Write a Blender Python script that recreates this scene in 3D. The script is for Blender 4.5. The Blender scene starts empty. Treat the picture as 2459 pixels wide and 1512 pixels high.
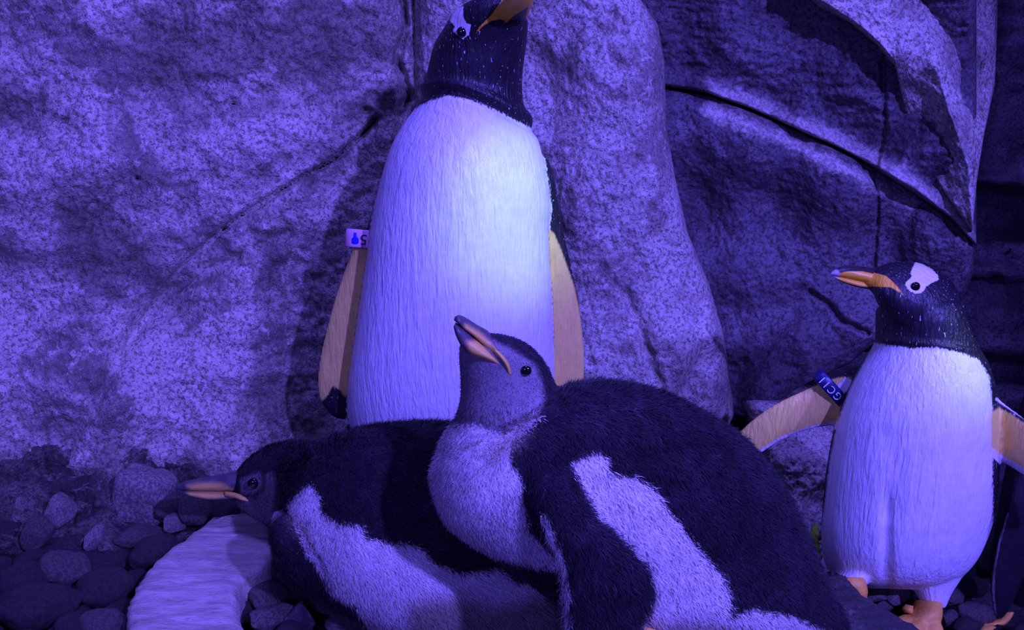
import bpy, bmesh, math, random
import numpy as np
from mathutils import Vector, Matrix

# ------------------------------------------------------------------ camera, world, lights
SC = bpy.context.scene
COL = SC.collection
FPX, CX, CY = 2200.0, 1229.5, 756.0          # focal length and centre in photo pixels (2459 x 1512)
CAMH, PITCH = 0.64, math.radians(15.0)
cp, sp = math.cos(PITCH), math.sin(PITCH)

cam_d = bpy.data.cameras.new('camera')
cam_d.sensor_fit = 'HORIZONTAL'; cam_d.sensor_width = 36.0
cam_d.lens = 36.0 * FPX / 2459.0
cam_d.clip_start = 0.02
cam = bpy.data.objects.new('camera', cam_d)
cam.location = (0, 0, CAMH)
cam.rotation_euler = (math.pi / 2 - PITCH, 0, 0)
COL.objects.link(cam)
SC.camera = cam

SC.view_settings.view_transform = 'Standard'
SC.view_settings.look = 'None'
SC.view_settings.gamma = 1.0
SC.view_settings.use_curve_mapping = False
SC.view_settings.exposure = 0.0

world = bpy.data.worlds.new('world'); SC.world = world
world.use_nodes = True
bg = world.node_tree.nodes['Background']
bg.inputs[0].default_value = (0.10, 0.065, 1.0, 1)
bg.inputs[1].default_value = 0.12

def spot(name, loc, target, energy, color, angle=50, blend=0.6, radius=0.03):
    l = bpy.data.lights.new(name, 'SPOT')
    l.energy = energy; l.color = color; l.spot_size = math.radians(angle)
    l.spot_blend = blend; l.shadow_soft_size = radius
    o = bpy.data.objects.new(name, l); COL.objects.link(o)
    o.location = loc
    o.rotation_euler = (Vector(target) - Vector(loc)).to_track_quat('-Z', 'Y').to_euler()
    return o

def arealight(name, loc, target, energy, color, size):
    l = bpy.data.lights.new(name, 'AREA')
    l.energy = energy; l.color = color; l.shape = 'DISK'; l.size = size
    o = bpy.data.objects.new(name, l); COL.objects.link(o)
    o.location = loc
    o.rotation_euler = (Vector(target) - Vector(loc)).to_track_quat('-Z', 'Y').to_euler()
    return o

BLUE = (0.142, 0.106, 1.0)
AIM = Vector((0.0, 1.2, 0.32))
def around(az, el, dist, aim=AIM):
    a, e = math.radians(az), math.radians(el)
    return aim + Vector((math.sin(a) * math.cos(e), -math.cos(a) * math.cos(e), math.sin(e))) * dist
spot('key_lamp', around(26, 29, 2.6), AIM, 440, BLUE, 48, 0.7, 0.035)
spot('side_lamp', around(44, 27, 2.6), AIM, 225, BLUE, 48, 0.7, 0.03)
spot('front_fill', around(-14, 16, 2.7), AIM, 85, BLUE, 48, 0.7, 0.22)  # added soft fill from the camera side, no known source there
arealight('ceiling_lamp', (0.15, 0.75, 2.5), (0.1, 1.3, 0.2), 46, BLUE, 0.5)
spot('chest_lamp', (1.15, -0.55, 1.35), (0.035, 1.17, 0.475), 300, (0.30, 0.52, 0.66), 7.6, 1.0, 0.03)
spot('white_lamp', (1.75, -0.25, 1.45), (0.575, 1.05, 0.31), 135, (0.46, 0.72, 0.58), 4.6, 1.0, 0.03)

# ------------------------------------------------------------------ helpers: pixels, noise, meshes
def W(px, py, Y):
    """a photo pixel at world distance Y in front of the camera"""
    dx = (np.asarray(px, float) - CX) / FPX
    dy = (CY - np.asarray(py, float)) / FPX
    ry = cp + dy * sp
    rz = -sp + dy * cp
    t = np.asarray(Y, float) / ry
    return np.stack([dx * t, ry * t, CAMH + rz * t], -1)

def pix(P):
    P = np.asarray(P, float)
    q = P - np.array([0, 0, CAMH])
    d = q[..., 1] * cp - q[..., 2] * sp
    u = q[..., 1] * sp + q[..., 2] * cp
    return CX + FPX * q[..., 0] / d, CY - FPX * u / d

def ground_z(x, y):
    x = np.asarray(x, float)
    s = np.clip((x - 0.22) / 0.22, 0, 1)
    return -0.09 * s * s * (3 - 2 * s)

def on_ground(px, py, lift=0.0):
    """the point of the ground that a pixel shows"""
    lo, hi = 0.3, 3.0
    for _ in range(50):
        m = 0.5 * (lo + hi)
        p = W(px, py, m)
        if p[2] > ground_z(p[0], p[1]) + lift: lo = m
        else: hi = m
    return W(px, py, lo)

_perm = np.random.RandomState(7).permutation(256)
_perm = np.concatenate([_perm, _perm, _perm])
_grad = np.random.RandomState(11).normal(size=(256, 3))
_grad /= np.linalg.norm(_grad, axis=1)[:, None]
def perlin(P):
    P = np.asarray(P, float)
    i = np.floor(P).astype(int); f = P - i
    u = f * f * f * (f * (f * 6 - 15) + 10)
    i &= 255
    out = 0
    for dx in (0, 1):
        for dy in (0, 1):
            for dz in (0, 1):
                h = _perm[_perm[_perm[i[..., 0] + dx] + i[..., 1] + dy] + i[..., 2] + dz]
                d = f - np.array([dx, dy, dz])
                w = (u[..., 0] if dx else 1 - u[..., 0]) * (u[..., 1] if dy else 1 - u[..., 1]) * (u[..., 2] if dz else 1 - u[..., 2])
                out = out + w * (_grad[h] * d).sum(-1)
    return out
def fbm(P, octs=4, gain=0.5):
    s, a, q = 0, 1.0, np.asarray(P, float)
    for k in range(octs):
        s = s + a * perlin(q + 17.3 * k); a *= gain; q = q * 2.03
    return s

def sstep(a, b, x):
    t = np.clip((x - a) / (b - a), 0, 1)
    return t * t * (3 - 2 * t)

def poly_sd(px, py, poly):
    """signed distance in pixels, positive inside"""
    p = np.array(poly, float); q = np.roll(p, -1, 0)
    best = np.full(px.shape, 1e9); inside = np.zeros(px.shape, bool)
    for (ax, ay), (bx, by) in zip(p, q):
        ex, ey = bx - ax, by - ay
        t = np.clip(((px - ax) * ex + (py - ay) * ey) / (ex * ex + ey * ey + 1e-9), 0, 1)
        best = np.minimum(best, (px - ax - t * ex) ** 2 + (py - ay - t * ey) ** 2)
        if ay != by:
            c = ((ay > py) != (by > py)) & (px < (bx - ax) * (py - ay) / (by - ay) + ax)
            inside ^= c
    d = np.sqrt(best)
    return np.where(inside, d, -d)
def polys_sd(px, py, polys):
    return np.max([poly_sd(px, py, p) for p in polys], axis=0)
def line_dist(px, py, line):
    """distance to an open polyline, and the side (positive below it in the photo)"""
    best = np.full(px.shape, 1e9)
    for (ax, ay), (bx, by) in zip(line[:-1], line[1:]):
        ex, ey = bx - ax, by - ay
        t = np.clip(((px - ax) * ex + (py - ay) * ey) / (ex * ex + ey * ey + 1e-9), 0, 1)
        best = np.minimum(best, np.hypot(px - ax - t * ex, py - ay - t * ey))
    return best

def mesh_np(name, verts, faces):
    """faces: (n,4) or (n,3) int array, or list of such"""
    me = bpy.data.meshes.new(name)
    if not isinstance(faces, list): faces = [faces]
    verts = np.ascontiguousarray(verts, dtype=np.float32)
    me.vertices.add(len(verts)); me.vertices.foreach_set('co', verts.ravel())
    loops = np.concatenate([f.ravel() for f in faces]).astype(np.int32)
    sizes = np.concatenate([np.full(len(f), f.shape[1]) for f in faces]).astype(np.int32)
    starts = np.concatenate([[0], np.cumsum(sizes)[:-1]]).astype(np.int32)
    me.loops.add(len(loops)); me.loops.foreach_set('vertex_index', loops)
    me.polygons.add(len(sizes)); me.polygons.foreach_set('loop_start', starts)
    me.polygons.foreach_set('loop_total', sizes)
    me.update(calc_edges=True)
    me.polygons.foreach_set('use_smooth', np.ones(len(sizes), bool))
    return me

def co_of(me):
    a = np.empty(len(me.vertices) * 3, np.float32); me.vertices.foreach_get('co', a)
    return a.reshape(-1, 3).astype(float)
def no_of(me):
    a = np.empty(len(me.vertices) * 3, np.float32); me.vertices.foreach_get('normal', a)
    return a.reshape(-1, 3).astype(float)
def set_co(me, co):
    me.vertices.foreach_set('co', np.ascontiguousarray(co, np.float32).ravel()); me.update()
def set_attr(me, name, vals):
    at = me.attributes.new(name, 'FLOAT', 'POINT')
    at.data.foreach_set('value', np.ascontiguousarray(vals, np.float32))

def link(name, me, mat, parent=None, offset=None):
    o = bpy.data.objects.new(name, me)
    if mat is not None:
        me.materials.clear(); me.materials.append(mat)
    COL.objects.link(o)
    if parent is not None:
        o.parent = parent
    return o
def tag(o, label=None, cat=None, group=None, kind=None):
    if label: o['label'] = label
    if cat: o['category'] = cat
    if group: o['group'] = group
    if kind: o['kind'] = kind
    return o
def root(name, loc, label, cat, group=None):
    e = bpy.data.objects.new(name, None); e.empty_display_size = 0.05
    e.location = [float(v) for v in loc]; COL.objects.link(e)
    return tag(e, label, cat, group)
def part(name, me, mat, parent):
    """a part built in world space goes under its thing"""
    set_co(me, co_of(me) - np.array(parent.location))
    return link(name, me, mat, parent)

def catmull(A, m):
    A = np.array(A, float); n = len(A)
    P = np.vstack([2 * A[0] - A[1], A, 2 * A[-1] - A[-2]])
    out = []
    for i in range(n - 1):
        p0, p1, p2, p3 = P[i], P[i + 1], P[i + 2], P[i + 3]
        t = (np.arange(m) / m)[:, None]
        out.append(0.5 * ((2 * p1) + (-p0 + p2) * t + (2 * p0 - 5 * p1 + 4 * p2 - p3) * t ** 2 + (-p0 + 3 * p1 - 3 * p2 + p3) * t ** 3))
    out.append(A[-1:])
    return np.vstack(out)

def loft(stations, n=40, m=6, ex=2.0):
    """stations: (ax,ay,bx,by,Y,h): two outline pixels, distance, half thickness along the line of sight"""
    S = catmull([list(s) + ([s[4]] if len(s) == 6 else []) for s in stations], m)   # a 7th value: the distance of the second pixel
    S[:, 5] = np.maximum(S[:, 5], 0.0008)
    A = W(S[:, 0], S[:, 1], S[:, 4]); B = W(S[:, 2], S[:, 3], S[:, 6])
    C = 0.5 * (A + B); U = 0.5 * (B - A)
    V = C - np.array([0, 0, CAMH]); V /= np.linalg.norm(V, axis=1)[:, None]
    un = U / (np.linalg.norm(U, axis=1)[:, None] + 1e-9)
    V = V - (V * un).sum(1)[:, None] * un; V /= np.linalg.norm(V, axis=1)[:, None]
    th = np.linspace(0, 2 * math.pi, n, endpoint=False)
    c = np.sign(np.cos(th)) * np.abs(np.cos(th)) ** (2 / ex); s = np.sign(np.sin(th)) * np.abs(np.sin(th)) ** (2 / ex)
    R = C[:, None] + U[:, None] * c[None, :, None] + (V * S[:, 5:6])[:, None] * s[None, :, None]
    k = len(S)
    verts = np.vstack([R.reshape(-1, 3), C[:1], C[-1:]])
    i = np.arange(k - 1)[:, None]; j = np.arange(n)[None]; j2 = (j + 1) % n
    q = np.stack([i * n + j, i * n + j2, (i + 1) * n + j2, (i + 1) * n + j], -1).reshape(-1, 4)
    jj = np.arange(n); jn = (jj + 1) % n
    t0 = np.stack([jn, jj, np.full(n, k * n)], -1)
    t1 = np.stack([(k - 1) * n + jj, (k - 1) * n + jn, np.full(n, k * n + 1)], -1)
    return verts, [q, np.vstack([t0, t1])]

def fix_normals(me):
    b = bmesh.new(); b.from_mesh(me)
    bmesh.ops.recalc_face_normals(b, faces=b.faces); b.to_mesh(me); b.free()
    me.update()
def lofts_mesh(name, lofts):
    V, Q, T, off = [], [], [], 0
    for v, (q, t) in lofts:
        V.append(v); Q.append(q + off); T.append(t + off); off += len(v)
    me = mesh_np(name, np.vstack(V), [np.vstack(Q), np.vstack(T)])
    fix_normals(me)
    return me
def fused(name, lofts, voxel=0.003, smooth=8):
    """several lofts grown into one continuous skin"""
    me = lofts_mesh(name, lofts)
    o = bpy.data.objects.new('tmp', me); COL.objects.link(o)
    r = o.modifiers.new('r', 'REMESH'); r.mode = 'VOXEL'; r.voxel_size = voxel
    s = o.modifiers.new('s', 'SMOOTH'); s.factor = 0.5; s.iterations = smooth
    dg = bpy.context.evaluated_depsgraph_get()
    out = bpy.data.meshes.new_from_object(o.evaluated_get(dg), depsgraph=dg)
    out.name = name
    bpy.data.objects.remove(o); bpy.data.meshes.remove(me)
    out.polygons.foreach_set('use_smooth', np.ones(len(out.polygons), bool))
    out.update()
    return out

# ------------------------------------------------------------------ materials
def new_mat(name):
    m = bpy.data.materials.new(name); m.use_nodes = True
    nt = m.node_tree; nt.nodes.clear()
    out = nt.nodes.new('ShaderNodeOutputMaterial')
    b = nt.nodes.new('ShaderNodeBsdfPrincipled')
    nt.links.new(b.outputs[0], out.inputs[0])
    return m, nt, b
def N(nt, kind, **kw):
    n = nt.nodes.new(kind)
    for k, v in kw.items(): setattr(n, k, v)
    return n
def val(nt, sock, v):
    if isinstance(v, (int, float)): sock.default_value = v
    elif isinstance(v, tuple): sock.default_value = (*v, 1) if len(v) == 3 and sock.type == 'RGBA' else v
    else: nt.links.new(v, sock)
def math_(nt, op, a, b=0.0, clamp=False):
    n = N(nt, 'ShaderNodeMath', operation=op, use_clamp=clamp)
    val(nt, n.inputs[0], a); val(nt, n.inputs[1], b)
    return n.outputs[0]
def noise(nt, vec, scale, detail=4, rough=0.6, dist=0.0):
    n = N(nt, 'ShaderNodeTexNoise')
    nt.links.new(vec, n.inputs['Vector'])
    n.inputs['Scale'].default_value = scale; n.inputs['Detail'].default_value = detail
    n.inputs['Roughness'].default_value = rough; n.inputs['Distortion'].default_value = dist
    return n.outputs['Fac']
def ramp(nt, fac, lo, hi, smooth=True):
    n = N(nt, 'ShaderNodeMapRange'); n.interpolation_type = 'SMOOTHSTEP' if smooth else 'LINEAR'
    val(nt, n.inputs[0], fac)
    n.inputs[1].default_value = lo; n.inputs[2].default_value = hi
    n.inputs[3].default_value = 0; n.inputs[4].default_value = 1
    return n.outputs[0]
def mix(nt, fac, a, b):
    n = N(nt, 'ShaderNodeMix', data_type='RGBA')
    val(nt, n.inputs[0], fac); val(nt, n.inputs[6], a); val(nt, n.inputs[7], b)
    return n.outputs[2]
def coords(nt, scale=(1, 1, 1), kind='Object'):
    t = N(nt, 'ShaderNodeTexCoord')
    mp = N(nt, 'ShaderNodeMapping'); mp.inputs['Scale'].default_value = scale
    nt.links.new(t.outputs[kind], mp.inputs[0])
    return mp.outputs[0]
def bump(nt, bsdf, h, strength, dist):
    n = N(nt, 'ShaderNodeBump'); n.inputs['Strength'].default_value = strength; n.inputs['Distance'].default_value = dist
    nt.links.new(h, n.inputs['Height']); nt.links.new(n.outputs[0], bsdf.inputs['Normal'])
def attr(nt, name):
    n = N(nt, 'ShaderNodeAttribute'); n.attribute_name = name
    return n.outputs['Fac']

def rock_mat(name, base, dark, pale, scale=1.0, spec=0.35, bumpd=0.006, patch=(0.42, 0.60), stain_or_light=None):
    m, nt, b = new_mat(name)
    c = coords(nt)
    big = noise(nt, c, 7 * scale, 5, 0.6, 0.6)
    mid = noise(nt, c, 34 * scale, 5, 0.7, 0.4)
    fine = noise(nt, c, 170 * scale, 4, 0.75)
    grit = noise(nt, c, 520 * scale, 2, 0.6)
    col = mix(nt, ramp(nt, big, *patch), dark, base)
    col = mix(nt, ramp(nt, mid, 0.52, 0.68), col, pale)
    col = mix(nt, math_(nt, 'MULTIPLY', ramp(nt, fine, 0.53, 0.40), 0.85), col, tuple(0.22 * v for v in base))
    col = mix(nt, math_(nt, 'MULTIPLY', ramp(nt, grit, 0.60, 0.74), 0.6), col, tuple(min(1, 1.5 * v) for v in pale))
    if stain_or_light:      # wet stains, or light painted on ledge lips, with outlines of their own
        at, wc, soft, amp, top = stain_or_light
        w = math_(nt, 'ADD', attr(nt, at), math_(nt, 'MULTIPLY', math_(nt, 'SUBTRACT', mid, 0.5), amp))
        wcol = mix(nt, ramp(nt, fine, 0.40, 0.60), tuple(0.6 * v for v in wc), tuple(1.2 * v for v in wc))
        col = mix(nt, math_(nt, 'MULTIPLY', ramp(nt, w, -soft, soft), top), col, wcol)
    nt.links.new(col, b.inputs['Base Color'])
    b.inputs['Roughness'].default_value = 0.62
    b.inputs['Specular IOR Level'].default_value = spec
    h = math_(nt, 'ADD', math_(nt, 'MULTIPLY', mid, 1.0), math_(nt, 'ADD', math_(nt, 'MULTIPLY', fine, 0.55), math_(nt, 'MULTIPLY', grit, 0.18)))
    bump(nt, b, h, 0.9, bumpd)
    return m

def bird_mat(name, base, layers, rough=0.55, stretch=(260, 260, 38), bumpd=0.0016, spec=0.35, flecks=None, sheen=0.0, vary=False):
    """layers: (attribute, colour, softness px, ragged px). Attributes hold how far inside a marking a point lies."""
    m, nt, b = new_mat(name)
    c = coords(nt)
    rag = noise(nt, coords(nt, (1, 1, 0.45)), 420, 3, 0.7)
    tone = noise(nt, c, 60, 4, 0.6)
    col = mix(nt, ramp(nt, tone, 0.3, 0.7), tuple(0.75 * v for v in base), tuple(min(1, 1.25 * v) for v in base))
    if flecks:
        at, thr = flecks
        fl = ramp(nt, noise(nt, coords(nt, (1.2, 1, 0.4)), 460, 0, 0.4), thr, thr + 0.03)
        col = mix(nt, fl, col, (0.55, 0.55, 0.6))
    for at, color, soft, amp in layers:
        w = math_(nt, 'ADD', attr(nt, at), math_(nt, 'MULTIPLY', math_(nt, 'SUBTRACT', rag, 0.5), amp))
        f = ramp(nt, w, -soft, soft)
        cc = mix(nt, ramp(nt, tone, 0.3, 0.7), tuple(0.88 * v for v in color), color)
        col = mix(nt, f, col, cc)
    if vary:
        hs = N(nt, 'ShaderNodeVectorMath', operation='SCALE'); nt.links.new(col, hs.inputs[0]); nt.links.new(attr(nt, 'tone'), hs.inputs['Scale'])
        col = hs.outputs[0]
    nt.links.new(col, b.inputs['Base Color'])
    b.inputs['Roughness'].default_value = rough
    b.inputs['Specular IOR Level'].default_value = spec
    b.inputs['Sheen Weight'].default_value = sheen
    s1 = noise(nt, coords(nt, stretch), 1.0, 3, 0.6, 0.5)
    s2 = noise(nt, coords(nt, tuple(0.35 * v for v in stretch)), 1.0, 2, 0.5, 0.8)
    bump(nt, b, math_(nt, 'ADD', s1, math_(nt, 'MULTIPLY', s2, 1.2)), 0.8, bumpd)
    return m

def plain_mat(name, color, rough=0.5, spec=0.5, bscale=0, bdist=0.001, vary=0.25, coat=0.0):
    m, nt, b = new_mat(name)
    t = noise(nt, coords(nt), 45, 4, 0.6)
    col = mix(nt, ramp(nt, t, 0.3, 0.7), tuple((1 - vary) * v for v in color), color)
    nt.links.new(col, b.inputs['Base Color'])
    b.inputs['Roughness'].default_value = rough; b.inputs['Specular IOR Level'].default_value = spec
    b.inputs['Coat Weight'].default_value = coat
    if bscale: bump(nt, b, noise(nt, coords(nt), bscale, 4, 0.6), 0.7, bdist)
    return m

M = {}
M['rock_left'] = rock_mat('pale_rock', (0.60, 0.53, 0.42), (0.20, 0.17, 0.13), (0.72, 0.64, 0.52), patch=(0.38, 0.56), bumpd=0.009, stain_or_light=('a_stain', (0.15, 0.12, 0.085), 60, 420, 0.8))
M['rock_mid'] = rock_mat('grey_rock', (0.48, 0.43, 0.345), (0.22, 0.19, 0.15), (0.60, 0.54, 0.44), patch=(0.36, 0.55))
M['rock_right'] = rock_mat('dark_rock', (0.125, 0.108, 0.112), (0.07, 0.058, 0.062), (0.165, 0.14, 0.145), patch=(0.36, 0.6), spec=0.3, bumpd=0.004, stain_or_light=('a_lit', (0.42, 0.37, 0.32), 14, 70, 0.9))
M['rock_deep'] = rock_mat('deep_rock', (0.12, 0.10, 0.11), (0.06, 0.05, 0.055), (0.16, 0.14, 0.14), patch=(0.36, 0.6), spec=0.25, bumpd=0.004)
M['mortar'] = rock_mat('rough_mortar', (0.17, 0.14, 0.11), (0.05, 0.042, 0.034), (0.30, 0.25, 0.20), scale=1.3, bumpd=0.010)
M['soil'] = rock_mat('dark_gravel', (0.05, 0.044, 0.042), (0.025, 0.02, 0.02), (0.08, 0.07, 0.068), scale=1.5, bumpd=0.006)
M['stone_dark'] = rock_mat('dark_river_stone', (0.06, 0.053, 0.046), (0.03, 0.026, 0.024), (0.10, 0.088, 0.076), scale=1.2, spec=0.4, bumpd=0.0016)
M['stone_mid'] = rock_mat('grey_river_stone', (0.17, 0.15, 0.125), (0.065, 0.055, 0.05), (0.30, 0.26, 0.22), scale=1.3, spec=0.45, bumpd=0.002)
M['stone_pale'] = rock_mat('pale_chipped_stone', (0.62, 0.55, 0.46), (0.18, 0.15, 0.14), (0.72, 0.64, 0.54), scale=1.6, spec=0.4, bumpd=0.003)
M['stone_nest'] = rock_mat('veined_nest_stone', (0.28, 0.24, 0.20), (0.08, 0.068, 0.06), (0.50, 0.44, 0.37), scale=1.4, spec=0.4, bumpd=0.003)
M['stone_wet'] = rock_mat('wet_quartz_stone', (0.15, 0.11, 0.16), (0.05, 0.04, 0.06), (0.60, 0.54, 0.58), scale=1.5, spec=1.0, bumpd=0.007)
M['stone_wet'].node_tree.nodes['Principled BSDF'].inputs['Roughness'].default_value = 0.14

def ring_mat():
    m, nt, b = new_mat('pale_sawn_stone')
    c = coords(nt, (1.0, 6.0, 6.0)); c0 = coords(nt)
    band = noise(nt, c, 16, 5, 0.65, 0.5)
    fine = noise(nt, c, 90, 4, 0.7)
    spotn = noise(nt, c0, 12, 4, 0.6)
    col = mix(nt, ramp(nt, band, 0.35, 0.65), (0.42, 0.35, 0.27), (0.60, 0.52, 0.42))
    col = mix(nt, math_(nt, 'MULTIPLY', ramp(nt, fine, 0.48, 0.34), 0.6), col, (0.22, 0.17, 0.15))
    col = mix(nt, math_(nt, 'MULTIPLY', ramp(nt, spotn, 0.58, 0.72), 0.5), col, (0.30, 0.25, 0.22))
    nt.links.new(col, b.inputs['Base Color']); b.inputs['Roughness'].default_value = 0.7
    bump(nt, b, math_(nt, 'ADD', band, math_(nt, 'MULTIPLY', fine, 0.5)), 0.8, 0.004)
    return m
M['ring'] = ring_mat()
M['eye'] = plain_mat('black_eye', (0.006, 0.005, 0.006), 0.06, 0.6, vary=0.1, coat=0.6)
M['foot'] = plain_mat('orange_foot_skin', (0.86, 0.44, 0.075), 0.5, 0.35, 240, 0.0012, 0.25)
M['claw'] = plain_mat('dark_claw', (0.05, 0.04, 0.04), 0.35)
M['pink_band'] = plain_mat('pink_plastic', (0.85, 0.42, 0.62), 0.4, 0.5)
M['blue_band'] = plain_mat('blue_plastic', (0.012, 0.012, 0.10), 0.4, 0.4)
M['ink'] = plain_mat('black_print', (0.01, 0.01, 0.012), 0.5)
M['ink_blue'] = plain_mat('blue_print', (0.01, 0.01, 0.75), 0.5)
M['ink_white'] = plain_mat('white_print', (0.75, 0.72, 0.75), 0.5)
M['algae'] = plain_mat('green_algae', (0.42, 0.55, 0.05), 0.6, 0.4, 300, 0.002, 0.5)

WHITE, TAN, BLACK = (0.76, 0.74, 0.76), (0.80, 0.60, 0.15), (0.014, 0.011, 0.016)
ORANGE = (0.90, 0.46, 0.03)
M['adult'] = bird_mat('adult_plumage', BLACK, [('a_white', WHITE, 2.5, 22), ('a_tan', TAN, 3.5, 8), ('a_edge', (0.75, 0.68, 0.70), 2.0, 5), ('a_patch', (0.80, 0.74, 0.76), 1.2, 9), ('a_bill', ORANGE, 1.2, 3)], rough=0.42, flecks=('x', 0.775), spec=0.4, bumpd=0.0024)
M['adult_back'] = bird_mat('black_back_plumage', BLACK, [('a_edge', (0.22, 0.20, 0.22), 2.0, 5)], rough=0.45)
M['bill_adult'] = bird_mat('orange_bill', (0.035, 0.028, 0.03), [('a_bill', ORANGE, 1.5, 3), ('a_tip', (0.55, 0.45, 0.50), 4, 3)], rough=0.35, stretch=(60, 260, 260), bumpd=0.0005)
M['chick'] = bird_mat('chick_down', (0.022, 0.017, 0.023), [('a_grey', (0.25, 0.215, 0.22), 9, 14), ('a_white', (0.82, 0.75, 0.72), 4.0, 26), ('a_dirt', (0.36, 0.29, 0.22), 30, 60)], rough=0.8, stretch=(160, 160, 160), bumpd=0.001, spec=0.1, vary=True, sheen=0.06)
M['bill_chick'] = bird_mat('chick_bill', (0.085, 0.07, 0.085), [('a_bill', (0.74, 0.46, 0.11), 9, 8)], rough=0.42, stretch=(80, 160, 160), bumpd=0.0005)

# ------------------------------------------------------------------ rock faces and boulders
def interp_edge(pts, y):
    p = np.array(sorted(pts), float)
    return np.interp(y, p[:, 0], p[:, 1])
def idw(ctrl, px, py, power=3.0):
    num, den = 0, 0
    for cx, cy, d in ctrl:
        w = 1.0 / ((px - cx) ** 2 + (py - cy) ** 2 + 40 ** 2) ** (power / 2)
        num = num + w * d; den = den + w
    return num / den

def rock_face(name, left, right, y0, y1, ctrl, mat, relief, nx=220, ny=220, rx=60, ry=40, rdepth=0.06, back=0.35, seed=0.0, disp=(0.03, 0.012, 0.004), topround=True, parent=None):
    """a solid rock: front surface from outline pixels and distances, rounded edges, noise relief, real depth behind"""
    v = np.linspace(0, 1, ny); u = np.linspace(0, 1, nx)
    py = y0 + (y1 - y0) * v
    L = interp_edge(left, py); R = interp_edge(right, py)
    PX = L[:, None] + (R - L)[:, None] * u[None]; PY = np.repeat(py[:, None], nx, 1)
    D = idw(ctrl, PX, PY)
    def edge(d, r):
        t = np.clip(1 - d / r, 0, 1)
        return 1 - np.sqrt(np.maximum(0, 1 - t * t))
    D = D + rdepth * (edge(PX - L[:, None], rx) + edge(R[:, None] - PX, rx) + edge(y1 - PY, ry))
    if topround: D = D + rdepth * edge(PY - y0, ry)
    if relief is not None: D = D + relief(PX, PY)
    P = W(PX, PY, D)
    q = P + seed
    n = disp[0] * fbm(q * 5, 3) + disp[1] * fbm(q * 22, 4, 0.6) + disp[2] * fbm(q * 80, 3, 0.6)
    P = W(PX, PY, D + n)
    Pb = P + np.array([0, back, 0]); Pb = 0.15 * Pb.reshape(-1, 3).mean(0) + 0.85 * Pb
    Pb[:, :, 1] = np.maximum(Pb[:, :, 1], D.max() + back * 0.6)
    nv = nx * ny
    i = np.arange(ny - 1)[:, None]; j = np.arange(nx - 1)[None]
    f = np.stack([i * nx + j, (i + 1) * nx + j, (i + 1) * nx + j + 1, i * nx + j + 1], -1).reshape(-1, 4)
    rim = np.concatenate([np.arange(nx), np.arange(1, ny) * nx + nx - 1, (ny - 1) * nx + np.arange(nx - 2, -1, -1), np.arange(ny - 2, 0, -1) * nx])
    rb = Pb.reshape(-1, 3)[rim]
    k = len(rim); a = np.arange(k); b2 = (a + 1) % k
    side = np.stack([rim[a], rim[b2], nv + b2, nv + a], -1)
    cap = np.stack([nv + a, nv + b2, np.full(k, nv + k)], -1)
    me = mesh_np(name, np.vstack([P.reshape(-1, 3), rb, rb.mean(0)[None]]), [np.vstack([f, side]), cap])
    fix_normals(me)
    return link(name, me, mat, parent)

# --- left rock face
CRACK = [(380, 690), (480, 600), (560, 530), (640, 478), (700, 440), (800, 385), (860, 330), (905, 285)]
def rel_left(px, py):
    d = line_dist(px, py, CRACK)
    cy = np.interp(px, [p[0] for p in CRACK], [p[1] for p in CRACK])
    below = (py > cy) & (px > 380) & (px < 905)
    r = 0.022 * np.exp(-(d / 5.0) ** 2)
    r += np.where(below, 0.012 * np.exp(-d / 90.0), 0) * sstep(380, 480, px)
    d2 = line_dist(px, py, [(960, -40), (975, 60), (955, 150), (985, 230), (960, 270)])
    r += 0.035 * np.exp(-(d2 / 9.0) ** 2)
    for x, y, s in [(330, 428, 6), (233, 485, 5), (880, 263, 9), (535, 550, 8), (222, 490, 6), (560, 250, 5)]:
        r += 0.02 * np.exp(-((px - x) ** 2 / (s * s * 2.0) + (py - y) ** 2 / (s * s * 0.8)))
    r += 0.02 * np.exp(-(line_dist(px, py, [(690, 560), (400, 700), (300, 830), (220, 990), (160, 1080)]) / 18.0) ** 2)
    r -= 0.02 * sstep(0.0, 1.0, 1 - np.abs(py - 330 - 0.12 * (700 - px)) / 130.0) * sstep(900, 700, px)
    return r
wl = rock_face('wall_left', [(-260, -700), (1400, -700)], [(-260, 1010), (0, 1000), (280, 1020), (600, 1120), (1400, 1120)], -260, 1330,
    [(-400, -100, 1.25), (0, -150, 1.38), (500, -150, 1.42), (950, -150, 1.50), (-300, 400, 1.22), (100, 350, 1.36), (500, 320, 1.42), (900, 300, 1.50),
     (100, 700, 1.35), (450, 700, 1.42), (800, 700, 1.47), (980, 700, 1.55), (980, 1000, 1.53), (-200, 1000, 1.20), (150, 1000, 1.31), (500, 1050, 1.37), (900, 1100, 1.48), (200, 1180, 1.28), (500, 1250, 1.36), (900, 1300, 1.48)],
    M['rock_left'], rel_left, 340, 310, rx=120, ry=60, rdepth=0.08, disp=(0.035, 0.012, 0.0045))
tag(wl, 'broad pale mottled rock face left of the tall penguin', None, None, 'structure')

def mark_stain_or_light(o, name, polys):
    co = co_of(o.data); px, py = pix(co)
    set_attr(o.data, name, np.clip(polys_sd(px, py, polys), -150, 150))
mark_stain_or_light(wl, 'a_stain', [[(140, 500), (250, 460), (330, 560), (350, 690), (260, 720), (150, 640)], [(-300, 1100), (60, 1085), (160, 1120), (250, 1040), (330, 1090), (420, 1140), (620, 1140), (620, 1330), (-300, 1330)],
    [(300, 40), (980, -60), (985, 170), (820, 200), (560, 210), (360, 230)], [(-60, 200), (120, 190), (160, 290), (-60, 330)], [(560, 960), (760, 930), (860, 1060), (840, 1200), (640, 1080)], [(860, 190), (990, 180), (985, 330), (870, 300)]])

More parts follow.
